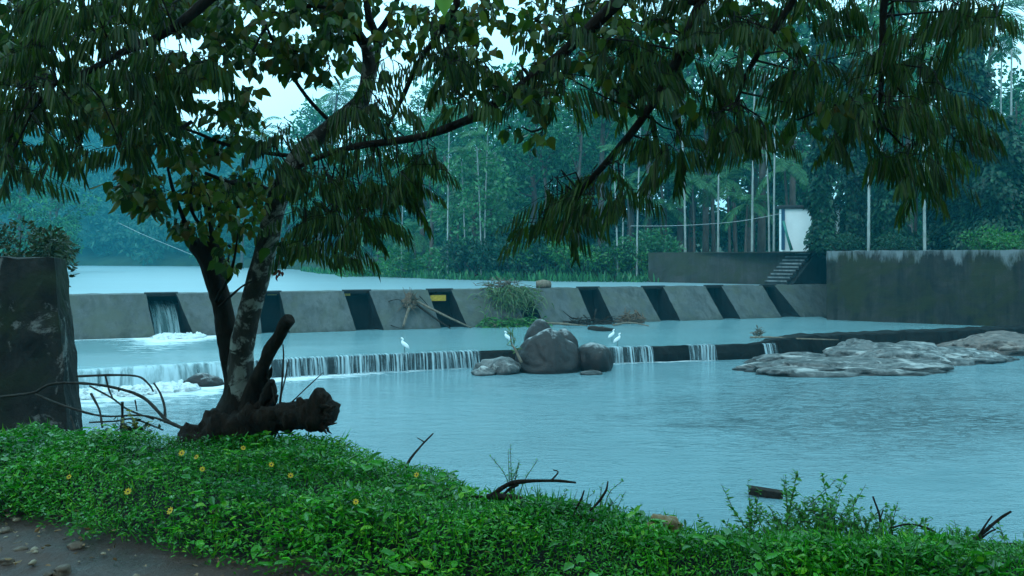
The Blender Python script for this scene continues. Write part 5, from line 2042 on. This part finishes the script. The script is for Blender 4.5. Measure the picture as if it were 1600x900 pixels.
# ------------------------------------------------------------------ tree over the upper left, trunk left of the frame
lorg = (-5.9, 3.0, 2.55)
lt = empty("overhanging_tree", lorg)
tag(lt, "tree leaning in from the upper left with a thin dark branch and drooping leaf combs", "tree")
mb = MB()
tube(mb, spline([(-5.9, 3.0, 2.2), (-5.7, 3.2, 5.0), (-5.0, 3.7, 7.0), (-4.0, 4.2, 8.2)], 6), [.26, .2, .16, .09], 12, .08, 3)
mb.build("trunk", M["bark_dark"], lt, lorg)
mb = MB()
path = limb_px([(420, -75), (322, 2), (262, 50), (190, 82), (140, 110), (90, 130)], 5.3, 5.0, 6)
tube(mb, np.vstack([[(-4.2, 4.1, 8.0)], [(-2.8, 4.8, 7.2)], path]), np.array([12, 9, 6, 5, 3]) / F * 5.2, 8, .1, 8)
lm = mb.build("limb", M["bark_dark"], lt, lorg)
fol, tw = MB(), MB()
blobs = [(*b, 5, random.gauss(.03, .06)) for b in region(-20, 330, [(-20, -30), (330, -30)], [(-20, 200), (50, 200), (150, 160), (230, 180), (330, 60)], .75, 4.8, 5.6, 40, 26)]
blobs += [(130, 222, 16, 14, 5.2, 5, 0), (25, 230, 26, 24, 5.0, 8, .05), (190, 228, 14, 14, 5.1, 5, .03), (235, 165, 20, 40, 5.1, 8, .05), (60, 150, 36, 40, 5.0, 10, .05), (10, 258, 14, 8, 5.0, 3, 0)]
A, B, C = [], [], []
for b in blobs:
    c = P(b[0], b[1], b[4])
    k = np.argmin(np.linalg.norm(path - c, axis=1))
    A.append(path[k]); C.append(c); B.append((path[k] + c) / 2 + np.array([0, 0, .08]))
fast_twigs(tw, A, B, C, .008, .004)
hanging_sprays(fol, tw, blobs, .14)
fol.build("foliage", M["leaf_hang"], lm, lorg)
tw.build("crown_twigs", M["bark_dark"], lm, lorg)
mb = MB()  # unseen overhead leaf masses, added to this tree to shade the bank
cl = []
for k in range(85):
    x, y = random.uniform(-9.5, -.5), random.uniform(-6.5, 6.4)
    z = max(7.2, HC + .36 * y + 1.4) + random.uniform(0, 2.4)
    cl.append(((x, y, z), (.95, .95, .6)))
crown_leaves(mb, cl, 75, .26, .15, .5, "kite")
mb.build("upper_shade_crown", M["leaf_hang"], lt, lorg)
# dead red leaves hanging by the stem
c = P(436, 425, 6.2)
mb = MB()
leaves(mb, np.repeat(c[None], 9, 0) + rng.normal(size=(9, 3)) * .012, np.c_[rng.normal(0, .6, 9), rng.normal(0, .4, 9), -np.ones(9) * .8], rdir(9), rng.uniform(.03, .07, 9), .025, "ovate", .2)
tube(mb, spline([c, P(436, 405, 6.25), P(442, 392, 6.3)], 3), [.003, .002], 4)
tag(mb.build("dead_leaf_cluster", M["leaf_red"], origin=c), "small cluster of dark red dead leaves dangling right of the pale stem", "leaves")

# ------------------------------------------------------------------ the planted bank
def gc_field(n_, x0, x1, yb0, yb1, Lr, hr, seed_gap=0.5):
    x = rng.uniform(x0, x1, n_)
    pe = path_edge(x)
    e = edge(x)
    y = pe + (e + yb1 - pe - yb0) * rng.uniform(0, 1, n_) + yb0
    den = np.array([noise.noise((a * 1.7, b * 1.7, 5)) + .5 * noise.noise((a * 5, b * 5, 2)) for a, b in zip(x, y)])
    edgefade = smooth01((y - pe + .12 + den * .22) / .16)
    keep = (rng.random(n_) < edgefade) & (den > -.85)
    x, y, den = x[keep], y[keep], den[keep]
    lush = np.clip(.8 + den * .6, .45, 1.5)
    z = bank_z(x, y) + rng.uniform(0, 1, len(x)) ** .8 * hr * lush * (1 - .25 * smooth01((x + .6) / .5))
    return np.c_[x, y, z], lush


mb = MB()
p, lush = gc_field(100000, -6.5, 4.2, -.15, .5, .04, .16)
m_ = len(p)
a = rng.uniform(0, 2 * math.pi, m_)
d = np.c_[np.cos(a), np.sin(a), rng.normal(.25, .35, m_)]
leaves(mb, p, d, np.c_[-np.sin(a), np.cos(a), rng.normal(0, .3, m_)], rng.uniform(.024, .055, m_) * lush, rng.uniform(.012, .023, m_) * lush, "ovate", .16)
# patches of a broader leaved weed and some dry stalks
m_ = 0
cen = [(random.uniform(-5.5, 3.2), random.uniform(0, 1)) for _ in range(50)]
bx_, by_, hz_ = [], [], []
for cx_, t_ in cen:
    cy_ = path_edge(cx_) + (edge(cx_) - path_edge(cx_)) * t_ + .1
    for k in range(random.randint(10, 34)):
        bx_.append(cx_ + random.gauss(0, .13)); by_.append(cy_ + random.gauss(0, .11)); hz_.append(random.uniform(.05, .19 if cx_ < -.5 else .12))
bx_, by_, hz_ = map(np.array, (bx_, by_, hz_))
m_ = len(bx_)
a = rng.uniform(0, 2 * math.pi, m_)
leaves(mb, np.c_[bx_, by_, bank_z(bx_, by_) + hz_], np.c_[np.cos(a), np.sin(a), rng.normal(.1, .3, m_)], np.c_[-np.sin(a), np.cos(a), rng.normal(0, .3, m_)], rng.uniform(.05, .1, m_), rng.uniform(.03, .055, m_), "ovate", .16)
# grass blades among them
p, lush = gc_field(15000, -6.5, 4.2, 0, .4, .1, .05)
m_ = len(p)
leaves(mb, p, np.c_[rng.normal(0, .5, m_), rng.normal(-.1, .5, m_), np.ones(m_)], rdir(m_), rng.uniform(.07, .19, m_) * lush, .0065, "strip", .1)
kind(mb.build("ground_cover", M["leaf_gc"]), "stuff")

mb = MB()
n_ = 620
x = rng.uniform(-5.5, 1.5, n_)
y = path_edge(x) - rng.uniform(-.35, 1.7, n_) ** 1.0
z = bank_z(x, y) + .035
leaves(mb, np.c_[x, y, z], np.c_[rng.normal(size=n_), rng.normal(size=n_), rng.normal(0, .15, n_)], np.c_[rng.normal(size=n_), rng.normal(size=n_), rng.normal(0, .2, n_)], rng.uniform(.02, .05, n_), rng.uniform(.012, .026, n_), "ovate", .25)
kind(mb.build("leaf_litter", M["litter"]), "stuff")
mb = MB()
for k in range(90):
    x = -3.6 + abs(random.gauss(0, .55)) if k < 70 else random.uniform(-3, .5)
    y = float(path_edge(x)) - random.uniform(-.1, 1.2)
    r_ = random.choice((.006, .009, .012, .018))
    rock(mb, (x, y, float(bank_z(x, y)) + .012), (r_ * 1.4, r_, r_ * .7), 50 + k * .7, sub=2, rough=.3, rz=k)
kind(mb.build("gravel", M["gravel"]), "stuff")
# flowers
FL = [(200, 768, "yellow flower alone above the muddy path"), (266, 798, "yellow flower lowest of all, at the edge of the muddy path"), (284, 708, "yellow flower by the left root of the riverside tree"),
      (307, 714, "small yellow flower just right of the one by the tree's left root"), (316, 733, "yellow flower below the riverside tree's trunk"), (380, 700, "yellow flower at the foot of the riverside tree's trunk"),
      (424, 726, "yellow flower under the broken limb of the riverside tree"), (454, 743, "small yellow flower right of the one under the broken limb"), (651, 742, "yellow flower on a tall stalk beside the bare upright twig"),
      (556, 784, "yellow flower in the weeds left of the fallen branch"), (108, 745, "small yellow flower at the left of the green bank")]
for k, (x, y, lb) in enumerate(FL):
    Df = None
    for D in np.linspace(3.8, 7.2, 120):
        X = XY(x, D)
        if HC + (HY - y) / F * D <= float(bank_z(X, D)) + .21:
            Df = D
            break
    if Df is None:
        Df = float(edge(XY(x, 6)))
    c = P(x, y, Df - .03)
    r = empty("yellow_flower", c)
    tag(r, lb, "flower", "yellow flowers on the bank")
    mb = MB()
    np_ = 8
    an = np.arange(np_) * 2 * math.pi / np_
    s_ = .018 * (1.15 if k in (0, 1, 2) else .85)
    tilt = np.array([random.gauss(0, .3), -.8, .6])
    tilt = nrm(tilt)
    u = nrm(np.cross(tilt, [1, 0, .1]))
    v = np.cross(tilt, u)
    d = np.outer(np.cos(an), u) + np.outer(np.sin(an), v) + tilt * .15
    leaves(mb, np.zeros((np_, 3)) + d * .003, d, np.cross(d, tilt), s_, s_ * .62, "ovate", .1)
    mb.build("petals", M["petal"], r)
    mb = MB()
    rock(mb, tilt * .002, (.005, .005, .005), k, sub=2)
    mb.build("flower_head", M["brownstuff"], r)
    mb = MB()
    tube(mb, spline([(0, 0, 0), (.01, .02, -.06), (.0, .03, -.2)], 3), [.0015, .002], 4)
    mb.build("stalk", M["leaf_gc"], r)


# ------------------------------------------------------------------ twigs, fallen branches, weeds at the bank
def twig_px(name, segs, mat, label, cat, rough=.15):
    allp = [s[0] for s in segs]
    org = P(*allp[0][0])
    mb = MB()
    for pts, r in segs:
        D = np.mean([q[2] for q in pts])
        tube(mb, spline([P(*q) for q in pts], 5), np.array(r) / F * D, 6, rough, 14)
    o = mb.build(name, M[mat], origin=org)
    return tag(o, label, cat)


B5 = 5.0
twig_px("fallen_branch", [([(720, 781, 4.92), (770, 776, 4.82), (800, 778, 4.72), (835, 790, 4.62), (880, 800, 4.52), (940, 820, 4.37), (1000, 853, 4.12)], [3, 5, 6, 5, 4.5, 4, 2.5]),
                          ([(768, 775, 4.82), (800, 755, 4.82), (860, 751, 4.82), (900, 754, 4.82)], [4, 3.5, 2.5, 1.5]), ([(784, 776, 4.82), (796, 764, 4.82), (810, 757, 4.82)], [2.5, 2]),
                          ([(880, 800, 4.52), (920, 798, 4.47), (945, 770, 4.47), (950, 752, 4.47)], [2.5, 2, 1.2]), ([(860, 752, 4.82), (872, 738, 4.82), (864, 734, 4.82)], [1.5, 1]),
                          ([(898, 798, 4.52), (908, 780, 4.52), (913, 766, 4.52)], [1.8, 1])], "bark_dead", "dark forked fallen branch lying across the green bank in the middle", "branch")
twig_px("upright_twig", [([(628, 772, 5.6), (634, 730, 5.6), (655, 700, 5.6), (677, 677, 5.6)], [2.4, 2, 1.8, 1.2]), ([(664, 691, 5.6), (652, 684, 5.6)], [1.4, .8])], "stick_grey", "bare twig standing up from the grass in front of the pool", "twig")
twig_px("dry_brush", [([(-10, 621, 7.6), (50, 614, 7.6), (80, 600, 7.6), (130, 599, 7.6), (180, 606, 7.5), (225, 622, 7.4), (260, 656, 7.2), (292, 672, 7.0)], [2.5, 2.2, 2.2, 2.2, 2.2, 2.4, 2.4, 2.6]),
                      ([(120, 588, 7.6), (175, 586, 7.5), (215, 588, 7.5), (232, 600, 7.4), (240, 612, 7.4)], [2, 1.8, 1.6, 1.2]), ([(55, 616, 7.6), (100, 634, 7.5), (160, 650, 7.4), (230, 650, 7.2), (292, 672, 7.1)], [1.8, 1.8, 1.6, 1.8]),
                      ([(240, 598, 7.4), (250, 614, 7.4), (257, 635, 7.3), (258, 660, 7.2)], [1.2, 1.8, 2, 2.2]), ([(142, 615, 7.5), (155, 640, 7.4), (160, 668, 7.3)], [2, 1.8, 1.6]),
                      ([(140, 603, 7.5), (175, 622, 7.4), (200, 640, 7.3), (240, 655, 7.2)], [1.4, 1.4, 1.2]), ([(191, 628, 7.3), (191, 655, 7.3), (189, 690, 7.2)], [2.2, 2.2, 2.5]), ([(211, 625, 7.3), (214, 642, 7.3)], [1.2, 1]),
                      ([(140, 660, 7.4), (180, 658, 7.3), (210, 655, 7.3), (255, 672, 7.2)], [1.5, 1.5, 1.2]), ([(165, 588, 7.5), (170, 608, 7.5), (176, 622, 7.4)], [1.4, 1.2]), ([(184, 605, 7.4), (186, 612, 7.4)], [2, 1]),
                      ([(110, 650, 7.5), (118, 675, 7.4), (122, 700, 7.3)], [1.6, 1.4]), ([(20, 685, 7.4), (45, 665, 7.4)], [1.4, 1]), ([(10, 672, 7.4), (45, 690, 7.3), (70, 690, 7.2)], [1.6, 1.4]), ([(48, 685, 7.3), (68, 668, 7.3)], [1.2, .8])],
        "stick_grey", "tangle of bare arching twigs between the blackened wall and the riverside tree", "brush")
twig_px("dead_branch", [([(1480, 885, 4.2), (1500, 862, 4.2), (1530, 838, 4.25), (1560, 812, 4.3), (1580, 799, 4.3)], [3.5, 3, 2.5, 1.5]), ([(1440, 866, 4.2), (1500, 856, 4.2), (1560, 851, 4.25), (1590, 849, 4.25)], [3, 3, 2]),
                        ([(1410, 850, 4.3), (1450, 849, 4.3), (1545, 849, 4.25)], [2, 1.8, 1.5]), ([(1528, 840, 4.25), (1540, 820, 4.25), (1550, 806, 4.25)], [2, 1.2]), ([(1525, 848, 4.25), (1545, 832, 4.25), (1556, 827, 4.25)], [1.8, 1]),
                        ([(1545, 820, 4.25), (1556, 828, 4.25)], [1, .8]), ([(1390, 825, 4.35), (1420, 819, 4.35), (1445, 824, 4.35), (1462, 832, 4.3)], [1.3, 1.5, 2])], "bark_dead", "dead forked branch at the bottom right corner among the weeds", "branch")
twig_px("upright_twig", [([(1374, 862, 4.4), (1376, 830, 4.4), (1374, 805, 4.4), (1364, 776, 4.4)], [2.6, 2.4, 2, 1.4]), ([(1375, 812, 4.4), (1380, 796, 4.4)], [1.4, 1])], "stick_grey", "bare dark twig standing among the leafy weeds at the right", "twig")
twig_px("dry_twigs", [([(425, 690, 6.4), (432, 676, 6.4), (428, 668, 6.4)], [1.6, 1.2]), ([(440, 668, 6.3), (462, 682, 6.3), (480, 697, 6.3)], [2, 1.5, 1]), ([(432, 672, 6.35), (440, 690, 6.35), (436, 700, 6.3)], [1.3, 1]),
                      ([(440, 697, 6.3), (465, 690, 6.3), (470, 680, 6.3)], [1.5, 1.3]), ([(496, 714, 6.2), (500, 698, 6.2), (510, 690, 6.2)], [1.6, 1.4, 1.2])], "stick_grey", "small dry twigs under the broken limb of the riverside tree", "twigs")
twig_px("sapling", [([(436, 640, 6.4), (440, 605, 6.4), (443, 560, 6.4), (442, 538, 6.4)], [2, 1.6, 1.4, 1]), ([(438, 622, 6.4), (446, 590, 6.4), (450, 566, 6.4)], [1.3, 1]), ([(430, 632, 6.4), (425, 606, 6.4), (418, 590, 6.4)], [1.3, 1]),
                    ([(452, 632, 6.3), (480, 605, 6.3), (505, 582, 6.3)], [1.3, 1, .8])], "stick_grey", "thin bare shoots rising between the cut branch and the broken limb", "shoots")


def weed(px, D, y_top, y_base, n_st, n_lf, L, W, spread, label, leaf="leaf_weed", name="weed", cat="weed", group="leafy weeds at the edge of the bank"):
    org = P(px, y_base, D)
    r = empty(name, org)
    tag(r, label, cat, group)
    st, lf = MB(), MB()
    H = (y_base - y_top) / F * D
    n_st = int(n_st * 2.1)
    spread *= 1.5
    for k in range(n_st):
        top = org + np.array([random.gauss(0, spread), random.gauss(0, spread * .7), H * random.uniform(.5, .98) if k else H])
        b = org + np.array([random.gauss(0, spread * .25), random.gauss(0, spread * .25), -.05])
        path = spline([b, (b + top) / 2 + rng.normal(size=3) * spread * .25, top], 5)
        tube(st, path, [.0035, .0012], 5)
        m_ = n_lf
        t = rng.uniform(.12, 1, m_)
        idx = t * (len(path) - 1)
        i0 = np.clip(idx.astype(int), 0, len(path) - 2)
        p = path[i0] + (path[i0 + 1] - path[i0]) * (idx - i0)[:, None]
        a = rng.uniform(0, 2 * math.pi, m_)
        d = np.c_[np.cos(a), np.sin(a), rng.normal(.45, .35, m_)]
        leaves(lf, p, d, np.c_[-np.sin(a), np.cos(a), rng.normal(0, .4, m_)], L * rng.uniform(.6, 1.2, m_) * (1.15 - .5 * t), W * rng.uniform(.7, 1.2, m_) * (1.15 - .4 * t), "ovate", .12)
    st.build("stems", M["bark_brown"], r, org)
    lf.build("leaves", M[leaf], r, org)


weed(1238, 4.6, 728, 868, 9, 44, .055, .022, .1, "tallest leafy weed in front of the floating timber")
weed(1172, 4.6, 752, 868, 3, 34, .05, .02, .045, "leafy weed whose top covers the left end of the floating timber")
weed(1272, 4.5, 778, 868, 6, 30, .05, .02, .09, "bushy weed just right of the tallest leafy weed")
weed(1285, 4.5, 782, 868, 6, 26, .05, .02, .1, "leafy weed midway between the tallest weed and the bare dark twig")
weed(1335, 4.4, 768, 870, 8, 34, .055, .02, .1, "leafy weed just left of the bare dark twig")
weed(1380, 4.4, 790, 872, 4, 20, .045, .018, .07, "small leafy weed around the foot of the bare dark twig")
weed(1430, 4.35, 815, 875, 5, 22, .05, .02, .1, "low weed left of the dead forked branch")
weed(1488, 4.35, 814, 880, 4, 20, .05, .02, .09, "thin weed behind the dead forked branch")
weed(1570, 4.3, 825, 880, 5, 24, .05, .02, .1, "weed at the right edge beside the dead forked branch")
for k_, (x_, y_, h_, lb_) in enumerate([(1166, 4.45, 808, "leafy weed under the floating timber, left of its neighbours"), (1262, 4.4, 800, "short bushy weed between the two leafy weeds right of the timber"), (1310, 4.35, 806, "short bushy weed left of the one by the bare dark twig"),
                                       (1358, 4.3, 815, "low dark weed in front of the bare dark twig"), (1410, 4.3, 832, "low spreading weed right of the bare dark twig"), (1460, 4.25, 836, "low spreading weed left of the dead branch fork"), (1530, 4.2, 842, "low spreading weed under the dead branch fork"), (1232, 4.35, 812, "dense low weed at the foot of the tallest leafy weed")]):
    weed(x_, y_, h_, 880, 9, 30, .055, .022, .13, lb_)
weed(1130, 4.6, 832, 870, 5, 20, .045, .018, .08, "low weed left of the floating timber's weeds")
weed(1080, 4.7, 826, 865, 5, 18, .045, .018, .08, "low weed right of the orange stone")
weed(802, 5.15, 692, 778, 4, 50, .028, .007, .045, "fine needle leaved sprig standing above the fallen branch")
weed(950, 4.9, 756, 812, 4, 26, .035, .014, .05, "slim weed behind the raised end of the fallen branch")
weed(880, 5.0, 765, 800, 6, 18, .04, .016, .08, "small weed under the raised fork of the fallen branch")
weed(985, 4.8, 785, 830, 6, 22, .04, .016, .08, "weed hanging over the bank left of the orange stone")
weed(925, 4.85, 782, 820, 6, 22, .04, .016, .09, "bushy weed between the fallen branch and the pool")
# yellowing plant and leaf litter by the brush
weed(213, 7.2, 640, 690, 4, 12, .06, .045, .05, "yellowing plant with big dark lower leaves among the arching twigs", "leaf_yellow", "plant", "plant", None)
mb = MB()
p = np.array([P(random.gauss(205, 24), random.uniform(655, 690), 7.15) for _ in range(60)])
leaves(mb, p, rdir(60) * np.array([1, 1, .6]) + np.array([0, 0, -.2]), rdir(60), rng.uniform(.04, .08, 60), .04, "heart", .1)
fast_twigs(mb, np.repeat(P(205, 692, 7.15)[None], 60, 0), (p + P(205, 692, 7.15)) / 2 + np.array([0, 0, .02]), p, .003, .0015)
o = mb.build("dark_leaf_plant", M["leaf_dark"], origin=P(205, 692, 7.15))
tag(o, "low dark leaved plant at the foot of the arching twigs", "plant")
